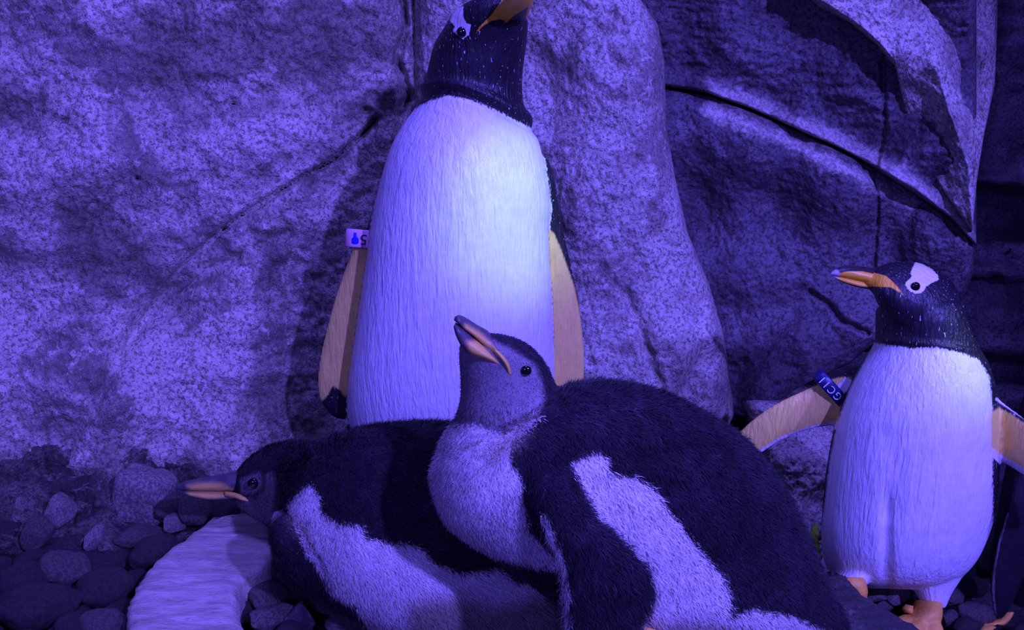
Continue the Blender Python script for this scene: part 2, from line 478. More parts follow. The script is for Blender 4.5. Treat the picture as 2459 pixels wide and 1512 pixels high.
# --- middle boulder
def rel_mid(px, py):
    r = 0.02 * np.exp(-(line_dist(px, py, [(1590, 560), (1660, 700), (1690, 850), (1640, 960)]) / 30.0) ** 2)
    r += 0.012 * np.exp(-(line_dist(px, py, [(1500, 700), (1560, 860), (1600, 980)]) / 14.0) ** 2)
    return r
bm_ = rock_face('wall_middle', [(-260, 1000), (250, 990), (1300, 900)],
    [(-260, 1470), (-80, 1490), (0, 1540), (60, 1580), (150, 1596), (300, 1600), (430, 1622), (560, 1652), (680, 1702), (800, 1737), (930, 1757), (1000, 1763), (1030, 1748), (1200, 1740), (1300, 1740)], -260, 1300,
    [(1100, -200, 1.46), (1450, -200, 1.46), (1250, 200, 1.50), (1200, 500, 1.52), (1500, 200, 1.42), (1450, 500, 1.40), (1600, 600, 1.40), (1450, 900, 1.36), (1650, 900, 1.36), (1200, 900, 1.50), (1250, 1150, 1.48), (1500, 1200, 1.34), (1700, 1200, 1.36)],
    M['rock_mid'], rel_mid, 200, 280, rx=70, ry=60, rdepth=0.09, seed=3.1, disp=(0.02, 0.009, 0.004))
tag(bm_, 'tall grey rounded rock bulging out behind the tall penguin', None, None, 'structure')

# --- right rock: lower block, slabs above it
CR2 = [(1540, 204), (1595, 208), (1700, 225), (1800, 262), (1900, 305), (2000, 350), (2100, 402), (2200, 462), (2290, 530), (2335, 582), (2420, 660)]
cr_y = lambda px: np.interp(px, [p[0] for p in CR2], [p[1] for p in CR2])
def rel_low(px, py):
    s = py - cr_y(px)
    r = 0.022 * (1 - sstep(0, 48, s))
    r += 0.010 * np.exp(-(line_dist(px, py, [(2103, 400), (2108, 500), (2100, 640)]) / 5.0) ** 2)
    r += 0.015 * np.exp(-(line_dist(px, py, [(1945, 700), (1990, 730), (2020, 770), (2085, 800)]) / 7.0) ** 2)
    return r
# the lower block follows the crack: its outline is laid out by columns, so build it turned by the crack line
def block_under(name, line_top, line_bot, x0, x1, ctrl, mat, relief, nx, ny, parent=None, seed=0.0, disp=(0.02, 0.008, 0.003), rtop=20, rbot=60, rside=50, rdepth=0.06, back=0.3):
    px = np.linspace(x0, x1, nx)
    T = np.interp(px, [p[0] for p in line_top], [p[1] for p in line_top]); B = np.interp(px, [p[0] for p in line_bot], [p[1] for p in line_bot])
    v = np.linspace(0, 1, ny)
    PY = T[None] + (B - T)[None] * v[:, None]; PX = np.repeat(px[None], ny, 0)
    def edge(d, r):
        t = np.clip(1 - d / r, 0, 1); return 1 - np.sqrt(np.maximum(0, 1 - t * t))
    D = idw(ctrl, PX, PY) + rdepth * (edge(PY - T[None], rtop) + edge(B[None] - PY, rbot) + edge(PX - x0, rside) + edge(x1 - PX, rside))
    if relief is not None: D = D + relief(PX, PY)
    P = W(PX, PY, D); q = P + seed
    P = W(PX, PY, D + disp[0] * fbm(q * 5, 3) + disp[1] * fbm(q * 22, 4, 0.6) + disp[2] * fbm(q * 80, 3, 0.6))
    nv = nx * ny
    i = np.arange(ny - 1)[:, None]; j = np.arange(nx - 1)[None]
    f = np.stack([i * nx + j, (i + 1) * nx + j, (i + 1) * nx + j + 1, i * nx + j + 1], -1).reshape(-1, 4)
    rim = np.concatenate([np.arange(nx), np.arange(1, ny) * nx + nx - 1, (ny - 1) * nx + np.arange(nx - 2, -1, -1), np.arange(ny - 2, 0, -1) * nx])
    rb = P.reshape(-1, 3)[rim].copy(); c = rb.mean(0); rb = c + (rb - c) * 0.96; rb[:, 1] = np.maximum(rb[:, 1] + back * 0.5, D.max() + back * 0.5)
    k = len(rim); a = np.arange(k); b2 = (a + 1) % k
    side = np.stack([rim[a], rim[b2], nv + b2, nv + a], -1); cap = np.stack([nv + a, nv + b2, np.full(k, nv + k)], -1)
    me = mesh_np(name, np.vstack([P.reshape(-1, 3), rb, rb.mean(0)[None]]), [np.vstack([f, side]), cap])
    fix_normals(me)
    return link(name, me, mat, parent)

BOT = [(1500, 1040), (1700, 1040), (1790, 1035), (1850, 1000), (1900, 940), (1960, 908), (2040, 872), (2110, 815), (2200, 790), (2310, 720), (2345, 640)]
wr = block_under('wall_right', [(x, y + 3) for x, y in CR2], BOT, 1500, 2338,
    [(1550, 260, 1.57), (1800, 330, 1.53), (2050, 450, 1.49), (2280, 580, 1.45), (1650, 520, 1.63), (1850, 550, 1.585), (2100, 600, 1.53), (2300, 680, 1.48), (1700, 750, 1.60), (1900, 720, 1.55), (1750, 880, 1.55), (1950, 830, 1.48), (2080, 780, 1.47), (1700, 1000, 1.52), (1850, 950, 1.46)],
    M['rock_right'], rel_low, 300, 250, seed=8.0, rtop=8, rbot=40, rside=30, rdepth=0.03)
LIPS = [[(x, y - h) for x, y in CR2[2:10]] + [(x, y + 6) for x, y in CR2[9:1:-1]] for h in (38,)] + [[(x, y + 22) for x, y in CR2[2:8]] + [(x - 10, y + 52) for x, y in CR2[7:1:-1]]]  # ledge lips along the crack, light on them painted in as paler colour
mark_stain_or_light(wr, 'a_lit', LIPS)
tag(wr, 'dark cracked rock face behind the penguin with the blue wing band', None, None, 'structure')
def rel_up(px, py):
    s = cr_y(px) - py
    r = -0.022 * (1 - sstep(0, 58, s)) + 0.0
    r += 0.008 * np.exp(-(line_dist(px, py, [(2120, 150), (2125, 300), (2105, 400)]) / 6.0) ** 2)
    r += 0.006 * fbm(np.stack([px / 60, py / 20, 0 * px], -1), 2)
    return r
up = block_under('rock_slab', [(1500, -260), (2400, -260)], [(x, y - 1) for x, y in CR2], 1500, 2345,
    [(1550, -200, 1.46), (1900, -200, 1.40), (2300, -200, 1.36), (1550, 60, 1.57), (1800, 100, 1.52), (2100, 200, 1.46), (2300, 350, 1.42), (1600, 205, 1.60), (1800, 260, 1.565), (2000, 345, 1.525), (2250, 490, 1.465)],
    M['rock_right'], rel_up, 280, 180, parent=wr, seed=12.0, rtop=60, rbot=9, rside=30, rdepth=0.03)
mark_stain_or_light(up, 'a_lit', LIPS)
def rel_top(px, py):
    rid = np.interp(py, [-60, 150, 250, 400, 580], [2200, 2245, 2275, 2325, 2338])
    d = px - rid
    r = np.where(d < 0, 0.06 * (1 - np.exp(d / 70.0)) * sstep(120, 230, py), 0.0007 * np.clip(d, 0, 200))
    r += 0.05 * sstep(-60, -300, d) * sstep(200, 120, py) * 0
    r += 0.012 * np.exp(-(line_dist(px, py, [(2320, -40), (2300, 60), (2350, 160), (2360, 260)]) / 9.0) ** 2)
    return r
tp = block_under('rock_slab', [(1900, -260), (2420, -260)], [(1900, -30), (1960, 5), (2050, 60), (2110, 110), (2150, 160), (2180, 300), (2250, 440), (2335, 560), (2345, 440), (2362, 330), (2390, 200), (2397, 0), (2400, -200)], 1900, 2398,
    [(1950, -100, 1.43), (2100, 20, 1.415), (2170, 140, 1.395), (2250, -20, 1.43), (2260, 170, 1.39), (2300, 300, 1.38), (2340, 430, 1.41), (2390, 0, 1.48), (2380, 200, 1.46), (2200, 350, 1.44)],
    M['rock_mid'], rel_top, 170, 180, parent=wr, seed=15.0, rtop=60, rbot=14, rside=14, rdepth=0.05, disp=(0.012, 0.009, 0.004))

# --- deep wall behind everything
def rel_back(px, py):
    k = 0.10 * (px - 2400)
    s = py - k
    r = 0.10 * (sstep(430, 470, s) - sstep(540, 600, s)) - 0.05 * (sstep(400, 440, s) - sstep(440, 460, s))
    r += -0.05 * (sstep(620, 645, s) - sstep(662, 668, s)) + 0.08 * (sstep(840, 870, s) - sstep(900, 960, s))
    r += 0.03 * np.exp(-(line_dist(px, py, [(2340, 570), (2400, 600), (2470, 640)]) / 5.0) ** 2)
    return r
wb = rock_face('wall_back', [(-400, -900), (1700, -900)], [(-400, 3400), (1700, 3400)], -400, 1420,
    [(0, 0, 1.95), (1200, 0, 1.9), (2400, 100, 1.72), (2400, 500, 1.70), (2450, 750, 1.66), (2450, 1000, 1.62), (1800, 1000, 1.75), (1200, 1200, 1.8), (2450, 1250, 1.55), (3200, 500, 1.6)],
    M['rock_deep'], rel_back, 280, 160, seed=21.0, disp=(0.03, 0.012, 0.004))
tag(wb, 'deep shadowed layered rock wall behind all the boulders', None, None, 'structure')

# --- low boulder beside the right penguin
lb = rock_face('boulder', [(960, 1790), (1040, 1800), (1100, 1842), (1200, 1880), (1300, 1905), (1420, 1930)], [(960, 2050), (1420, 2090)], 960, 1425,
    [(1850, 1000, 1.42), (2000, 1000, 1.42), (1900, 1150, 1.34), (2000, 1150, 1.34), (1950, 1300, 1.28), (2050, 1300, 1.30), (1970, 1400, 1.24)],
    M['stone_pale'], None, 110, 150, rx=40, ry=40, rdepth=0.05, seed=30.0, disp=(0.02, 0.012, 0.006), back=0.2)
tag(lb, 'low pitted pale rock wedged below the dark rock, green algae on it', 'boulder')

# --- ground
gx = np.linspace(-1.5, 1.7, 200); gy = np.linspace(0.45, 2.1, 110)
GX, GY = np.meshgrid(gx, gy)
GP = np.stack([GX, GY, 0 * GX], -1)
GZ = ground_z(GX, GY) - 0.012 + 0.008 * fbm(GP * 14, 3)
nx_, ny_ = len(gx), len(gy)
i = np.arange(ny_ - 1)[:, None]; j = np.arange(nx_ - 1)[None]
f = np.stack([i * nx_ + j, i * nx_ + j + 1, (i + 1) * nx_ + j + 1, (i + 1) * nx_ + j], -1).reshape(-1, 4)
fl = link('floor', mesh_np('floor', np.stack([GX, GY, GZ], -1).reshape(-1, 3), f), M['soil'])
tag(fl, 'dark gravelly ground under the river stones', None, None, 'structure')

# --- mortar bank at the foot of the left rock
mb = rock_face('mortar_bank', [(1090, -500), (1400, -500)], [(1090, 470), (1180, 520), (1260, 560), (1400, 480)], 1060, 1345,
    [(-300, 1060, 1.36), (0, 1060, 1.36), (250, 1060, 1.38), (450, 1070, 1.42), (0, 1140, 1.275), (250, 1140, 1.30), (450, 1150, 1.335), (0, 1220, 1.21), (250, 1220, 1.24), (450, 1220, 1.27), (0, 1320, 1.12), (250, 1320, 1.14), (450, 1320, 1.17)],
    M['mortar'], None, 260, 110, rx=30, ry=25, rdepth=0.03, seed=41.0, disp=(0.03, 0.022, 0.010), back=0.12)
tag(mb, 'rough dark mortar bank along the foot of the pale rock', None, None, 'structure')

# ------------------------------------------------------------------ stones
def stone_mesh(seed, flat=0.7, lump=0.22, angular=0.0, boxy=False):
    b = bmesh.new(); bmesh.ops.create_icosphere(b, subdivisions=4, radius=1.0)
    me = bpy.data.meshes.new('stone'); b.to_mesh(me); b.free()
    co = co_of(me)
    d = co / np.linalg.norm(co, axis=1)[:, None]
    r = 1 + lump * fbm(d * 1.1 + seed * 3.7, 3) + 0.05 * fbm(d * 5 + seed, 3)
    if boxy:
        e = d @ np.array(Matrix.Rotation(0.25, 3, 'Y'))
        r = r * (1.0 / (np.abs(e) ** 5).sum(1) ** 0.2) * 0.86
    if angular:
        rs = np.random.RandomState(seed)
        for k in range(11):
            n = rs.normal(size=3); n /= np.linalg.norm(n); c = rs.uniform(0.5, 0.78)
            dd = d @ n
            lim = np.where(dd > 0.05, c / np.maximum(dd, 0.05), 9)
            r = np.minimum(r, (1 - angular) * r + angular * np.minimum(r, lim))
        r = r + 0.03 * fbm(d * 7 + seed, 3)
    co = d * r[:, None]; co[:, 2] *= flat
    set_co(me, co)
    me.polygons.foreach_set('use_smooth', np.ones(len(me.polygons), bool))
    return me
ROUND = [stone_mesh(k, 0.72) for k in range(7)]
ANG = [stone_mesh(20 + k, 0.8, 0.25, 0.96) for k in range(6)]
BOXY = stone_mesh(61, 0.95, 0.2, 0.0, True)
rnd = random.Random(5)
def stone(name, px, py, rx, ry, mesh, mat, label, group=None, Y=None, rz=None, tilt=0.0, deep=None, cat='stone'):
    """a stone shown at a pixel with half width rx and half height ry in the photo, lying on the ground (or at Y in the bank)"""
    if Y is None:
        p = on_ground(px, py, 0.018)
    else:
        p = W(px, py, Y)
    dep = (p[1] * cp - (p[2] - CAMH) * sp)
    a, h = rx * dep / FPX, ry * dep / FPX
    o = bpy.data.objects.new(name, mesh.copy()); COL.objects.link(o)
    o.data.materials.clear(); o.data.materials.append(mat)
    o.location = p
    o.rotation_euler = (0, math.radians(tilt), 0)
    o.scale = (a, deep or max(0.6 * a, h), h / 0.74)
    tag(o, label, cat, group)
    return o
S = stone
S('river_stone', 85, 1455, 98, 58, ROUND[0], M['stone_dark'], 'largest broad flat dark river stone at the outer side of the nest ring', tilt=-4)
S('river_stone', 55, 1393, 55, 45, ROUND[1], M['stone_dark'], 'round dark river stone resting behind the largest flat river stone')
S('river_stone', 158, 1368, 66, 46, ROUND[2], M['stone_mid'], 'dark stone with a glossy violet chip beside the mortar bank', tilt=12)
S('river_stone', 256, 1355, 42, 27, ROUND[3], M['stone_dark'], 'small smooth dark stone touching the mortar bank')
S('river_stone', 252, 1412, 74, 52, ROUND[4], M['stone_dark'], 'smooth oval dark stone leaning against the nest ring', tilt=-14)
S('river_stone', 248, 1498, 62, 36, ROUND[5], M['stone_mid'], 'rounded grey stone beside the outer curve of the nest ring')
S('river_stone', 372, 1328, 62, 44, ROUND[6], M['stone_dark'], 'dark oblong stone half hidden behind the nest ring', tilt=-25)
S('river_stone', 175, 1500, 40, 30, ROUND[1], M['stone_dark'], 'small dark stone wedged beside the rounded grey stone')
S('embedded_stone', 348, 1196, 74, 64, BOXY, M['stone_pale'], 'large pale blocky stone set in the mortar bank', Y=1.265, deep=0.04)
S('embedded_stone', 152, 1224, 40, 44, ANG[4], M['stone_pale'], 'pale stone with a dark blotch set in the mortar bank', Y=1.21, deep=0.03)
S('embedded_stone', 224, 1293, 25, 40, ANG[2], M['stone_pale'], 'narrow pale wedge-shaped stone set upright in the mortar bank', Y=1.17, deep=0.03)
S('embedded_stone', 95, 1282, 40, 42, ANG[3], M['stone_mid'], 'crumbling stone with a hollow face in the mortar bank', Y=1.165, deep=0.03)
S('embedded_stone', 345, 1283, 82, 22, ANG[4], M['stone_mid'], 'long flat stone lying along the lower edge of the mortar bank', Y=1.19, deep=0.03)
S('embedded_stone', 50, 1215, 16, 22, ANG[5], M['stone_pale'], 'small tan pebble near the top of the mortar bank', Y=1.215, deep=0.012)
S('embedded_stone', 10, 1290, 40, 34, ANG[5], M['stone_dark'], 'dark blocky stone at the open end of the mortar bank', Y=1.16, deep=0.03)
S('round_cobble', 472, 1222, 42, 38, ROUND[2], M['stone_mid'], 'grey cobble under the bill of the lying chick', Y=1.235, deep=0.035)
S('round_cobble', 420, 1256, 32, 30, ANG[1], M['stone_pale'], 'small pale-topped cobble between the big pale stone and the ring', Y=1.215, deep=0.03)
S('round_cobble', 405, 1215, 30, 28, ROUND[4], M['stone_mid'], 'grey cobble touching the large pale embedded stone', Y=1.245, deep=0.03)
S('round_cobble', 540, 1222, 36, 30, ROUND[0], M['stone_dark'], 'dark cobble under the chin of the lying chick', Y=1.24, deep=0.03)
S('nest_stone', 648, 1434, 48, 42, ROUND[3], M['stone_nest'], 'mottled round stone against the inner notch of the nest ring')
S('nest_stone', 648, 1484, 78, 42, ANG[2], M['stone_nest'], 'broad angular grey stone inside the nest ring', tilt=8)
S('nest_stone', 722, 1488, 48, 46, ANG[4], M['stone_wet'], 'glossy wet violet quartz stone inside the nest ring', tilt=20)
S('nest_stone', 690, 1400, 48, 22, ANG[0], M['stone_nest'], 'small grey stone under the flipper of the lying chick')
S('nest_stone', 728, 1432, 36, 20, ROUND[5], M['stone_dark'], 'small dark stone between the mottled and the wet stone')
S('nest_stone', 800, 1450, 82, 28, ANG[1], M['stone_nest'], 'flat grey stone tucked under the belly of the lying chick', tilt=12)
S('nest_stone', 850, 1492, 70, 36, ANG[3], M['stone_nest'], 'chipped grey stone beside the wet quartz stone')
S('nest_stone', 700, 1512, 34, 26, ROUND[6], M['stone_dark'], 'dark stone in front of the wet quartz stone')
S('shore_stone', 2110, 1425, 34, 26, ANG[1], M['stone_pale'], 'pale stone between the feet of the blue banded penguin')
S('shore_stone', 2160, 1432, 32, 24, ANG[3], M['stone_pale'], 'pale stone touching the right leg of the blue banded penguin')
S('shore_stone', 2125, 1458, 26, 15, ANG[0], M['stone_mid'], 'small flat grey stone before the orange feet')
S('shore_stone', 2285, 1432, 26, 24, ROUND[2], M['stone_mid'], 'small rounded stone behind the right orange foot')
S('shore_stone', 2345, 1470, 46, 24, ROUND[3], M['stone_mid'], 'oval grey stone between the two standing penguins', tilt=12)
S('shore_stone', 2278, 1482, 26, 22, ANG[2], M['stone_mid'], 'angular grey stone beside the right orange foot')
S('shore_stone', 2330, 1408, 44, 26, ROUND[4], M['stone_dark'], 'dark oval stone behind the blue banded penguin')
S('shore_stone', 2368, 1330, 34, 40, ANG[5], M['stone_dark'], 'upright dark stone beside the back-turned penguin')
S('shore_stone', 2330, 1500, 46, 16, ANG[4], M['stone_dark'], 'flat dark stone near the dim orange foot')

# small gaps are filled by dark pebbles
taken = [(o.location.x, o.location.y, max(o.scale.x, o.scale.y)) for o in COL.objects if o.get('category') == 'stone']
for q in ((2040, 1440, 1.07, .06), (2215, 1500, 1.07, .07), (2560, 1500, 1.14, .15), (2375, 1495, 1.10, .05)):
    p = W(*q[:3]); taken.append((p[0], p[1], q[3]))
def scatter(n, xr, yr, rr, label, group, mats):
    made = 0
    for _ in range(n * 30):
        if made >= n: break
        px, py = rnd.uniform(*xr), rnd.uniform(*yr)
        p = on_ground(px, py, 0.008); r = rnd.uniform(*rr)
        if any((p[0] - x) ** 2 + (p[1] - y) ** 2 < (0.72 * (r + s)) ** 2 for x, y, s in taken): continue
        o = bpy.data.objects.new('pebble', rnd.choice(ROUND)); COL.objects.link(o)
        o.data = o.data if o.data.materials else o.data
        o.location = (p[0], p[1], float(ground_z(p[0], p[1])) + 0.3 * r)
        o.rotation_euler = (rnd.uniform(-.3, .3), rnd.uniform(-.3, .3), rnd.uniform(0, 6.28))
        o.scale = (r * rnd.uniform(1, 1.4), r, r * 0.8)
        tag(o, label, 'stone', group); taken.append((p[0], p[1], r)); made += 1
for me in ROUND:
    me.materials.append(M['stone_dark'])
scatter(34, (-60, 330), (1335, 1560), (0.012, 0.024), 'small dark pebble filling gaps between the river stones', 'pebbles outside the nest ring', None)
scatter(26, (580, 960), (1400, 1560), (0.010, 0.02), 'small dark pebble filling gaps between the stones inside the ring', 'pebbles inside the nest ring', None)
scatter(40, (1960, 2470), (1395, 1560), (0.010, 0.02), 'small dark pebble on the ground around the orange feet', 'pebbles around the standing penguins', None)

# ------------------------------------------------------------------ nest ring stone and dark slab
def slab(name, outline, top, thick, mat, sub=14, bev=0.006, amp=0.004, seed=0.0):
    """outline pixels laid on the plane z=top; a solid slab below with worn edges"""
    pts = catmull(np.array(outline + outline[:1], float), sub)[:-1]
    P = []
    for px, py in pts:
        d = W(px, py, 1.0) - np.array([0, 0, CAMH])
        t = (top - CAMH) / d[2]; P.append([d[0] * t, d[1] * t])
    P = np.array(P); c = P.mean(0); k = len(P)
    nrm = np.roll(P, -1, 0) - np.roll(P, 1, 0); nrm = np.stack([nrm[:, 1], -nrm[:, 0]], -1); nrm /= np.linalg.norm(nrm, axis=1)[:, None]
    if ((P - c) * nrm).sum() < 0: nrm = -nrm
    rows = []
    for z, ins in [(0, bev * 2.2), (-bev * 0.3, bev * 0.9), (-bev, 0.2 * bev), (-bev * 2.0, 0), (-thick * 0.6, -0.003), (-thick, 0.002)]:
        q = P - nrm * ins
        rows.append(np.column_stack([q, np.full(k, top + z)]))
    V = np.vstack(rows)
    b = bmesh.new()
    vs = [b.verts.new(v) for v in V]
    for r in range(len(rows) - 1):
        for a in range(k):
            b.faces.new([vs[r * k + a], vs[r * k + (a + 1) % k], vs[(r + 1) * k + (a + 1) % k], vs[(r + 1) * k + a]])
    topf = b.faces.new(vs[:k]); botf = b.faces.new(vs[-k:][::-1])
    bmesh.ops.recalc_face_normals(b, faces=b.faces)
    r = bmesh.ops.triangulate(b, faces=[topf, botf])
    for _ in range(3):
        long = [e for e in b.edges if e.calc_length() > 0.012]
        if long: bmesh.ops.subdivide_edges(b, edges=long, cuts=1)
        bmesh.ops.triangulate(b, faces=[f for f in b.faces if len(f.verts) > 4])
    me = bpy.data.meshes.new(name); b.to_mesh(me); b.free()
    co = co_of(me); no = no_of(me)
    me.polygons.foreach_set('use_smooth', np.ones(len(me.polygons), bool))
    set_co(me, co + no * (amp * fbm(co * np.array([25, 90, 90]) + seed, 3))[:, None])
    return me
ring_out = [(505, 1237), (560, 1224), (620, 1222), (662, 1236), (678, 1285), (655, 1335), (632, 1356), (610, 1370), (578, 1388), (566, 1440), (588, 1505), (640, 1590), (560, 1680), (330, 1680), (296, 1580), (300, 1505), (308, 1440), (332, 1388), (372, 1338), (440, 1285)]
rg = link('nest_ring_stone', slab('nest_ring_stone', ring_out, 0.048, 0.055, M['ring'], 8, 0.007, 0.004), M['ring'])
tag(rg, 'pale curved sawn stone slab forming the rim of the nest', 'nest ring')
ds = link('dark_slab', slab('dark_slab', [(1985, 1366), (2034, 1376), (2068, 1414), (2146, 1464), (2212, 1502), (2280, 1545), (2240, 1640), (2080, 1640), (1990, 1520), (1950, 1440)], 0.0, 0.095, M['stone_dark'], 8, 0.006, 0.004, 4.0), M['stone_dark'])
tag(ds, 'dark dirty stone slab in front of the orange feet', 'slab')

# ------------------------------------------------------------------ birds
def paint(me, polys, back=True, back_default=-60.0, world_off=None):
    """store, for each marking, how far inside it each point of the skin lies; the far side stays plain"""
    co = co_of(me); no = no_of(me)
    px, py = pix(co)
    view = np.array([0, 0, CAMH]) - co; view /= np.linalg.norm(view, axis=1)[:, None]
    facing = (view * no).sum(1)
    k = sstep(0.0, -0.45, facing) if back else 0
    for name in ('a_white', 'a_tan', 'a_edge', 'a_patch', 'a_bill', 'a_grey', 'a_dirt', 'a_tip'):
        if name in polys:
            sd = np.clip(polys_sd(px, py, polys[name]), -60, 60)
            sd = sd * (1 - k) + back_default * k
        else:
            sd = np.full(len(co), -60.0)
        set_attr(me, name, sd)
    set_attr(me, 'tone', np.ones(len(co)))

def eyeball(parent, px, py, rpx, Y, lift=0.0, lid=None):
    p = W(px, py, Y); r = rpx * Y / FPX
    b = bmesh.new(); bmesh.ops.create_uvsphere(b, u_segments=24, v_segments=16, radius=r)
    me = bpy.data.meshes.new('eye'); b.to_mesh(me); b.free()
    co = co_of(me); co[:, 1] *= 0.6
    set_co(me, co + p)
    me.polygons.foreach_set('use_smooth', np.ones(len(me.polygons), bool))
    o = part('eye', me, M['eye'], parent)
    o['label'] = 'glossy black eye'
    return o

def ray_depth(me, px, py):
    """distance Y at which the line of sight through a pixel meets a mesh"""
    from mathutils.bvhtree import BVHTree
    co = co_of(me)
    b = bmesh.new(); b.from_mesh(me); t = BVHTree.FromBMesh(b); b.free()
    o = Vector((0, 0, CAMH)); d = Vector(W(px, py, 1.0)) - o
    h = t.ray_cast(o, d.normalized())
    return h[0].y if h[0] is not None else None

def foot(parent, base, toes, ankle, name='foot'):
    """toes: pixel lines on the ground; ankle: loft stations"""
    L = [loft(ankle, 20, 5)] + [loft(t, 16, 5) for t in toes]
    me = fused('foot', L, 0.0022, 4)
    f_ = part(name, me, M['foot'], parent)
    f_['label'] = 'orange webbed foot'
    return f_

def text_mesh(body, size, O, xdir, ydir, mat, parent, name, lift=0.0006, extrude=0.0003):
    cu = bpy.data.curves.new('txt', 'FONT'); cu.body = body; cu.size = size; cu.extrude = extrude
    cu.align_x = 'CENTER'; cu.align_y = 'CENTER'
    cu.space_character = 1.25
    o = bpy.data.objects.new('tmp_txt', cu); COL.objects.link(o)
    dg = bpy.context.evaluated_depsgraph_get()
    me = bpy.data.meshes.new_from_object(o.evaluated_get(dg), depsgraph=dg)
    bpy.data.objects.remove(o)
    x = Vector(xdir).normalized(); y = Vector(ydir); y = (y - x * y.dot(x)).normalized(); z = x.cross(y)
    co = co_of(me)
    set_co(me, np.array(O) + co[:, :1] * np.array(x) + co[:, 1:2] * np.array(y) + (co[:, 2:3] + lift) * np.array(z))
    return me

def band(parent, ax, ay, bx, by, width, Y, thick, mat):
    """a flat wing band bent round the flipper between two pixels"""
    A, B = W(ax, ay, Y), W(bx, by, Y)
    a = (B - A); Lh = np.linalg.norm(a); a = a / Lh
    v = A - np.array([0, 0, CAMH]); v /= np.linalg.norm(v); v = v - a * v.dot(a); v /= np.linalg.norm(v)
    w = np.cross(a, v)
    C = 0.5 * (A + B); n = 48
    th = np.linspace(0, 2 * math.pi, n, endpoint=False)
    rows = []
    hw = width * Y / FPX / 2
    for dw, k in [(-1, 0.93), (-0.86, 1.0), (0.86, 1.0), (1, 0.93)]:
        cc = np.sign(np.cos(th)) * np.abs(np.cos(th)) ** 0.8; ss = np.sign(np.sin(th)) * np.abs(np.sin(th)) ** 0.8
        rows.append(C + a * (cc * Lh / 2 * k)[:, None] + v * (ss * thick * k)[:, None] + w * (dw * hw))
    V = np.vstack(rows + [C[None] - w * hw, C[None] + w * hw])
    Q = []
    for r in range(3):
        for j in range(n): Q.append([r * n + j, r * n + (j + 1) % n, (r + 1) * n + (j + 1) % n, (r + 1) * n + j])
    T = [[(j + 1) % n, j, 4 * n] for j in range(n)] + [[3 * n + j, 3 * n + (j + 1) % n, 4 * n + 1] for j in range(n)]
    me = mesh_np('wing_band', V, [np.array(Q), np.array(T)]); fix_normals(me)
    o = part('wing_band', me, mat, parent)
    return o, C - v * thick, a, w, -v

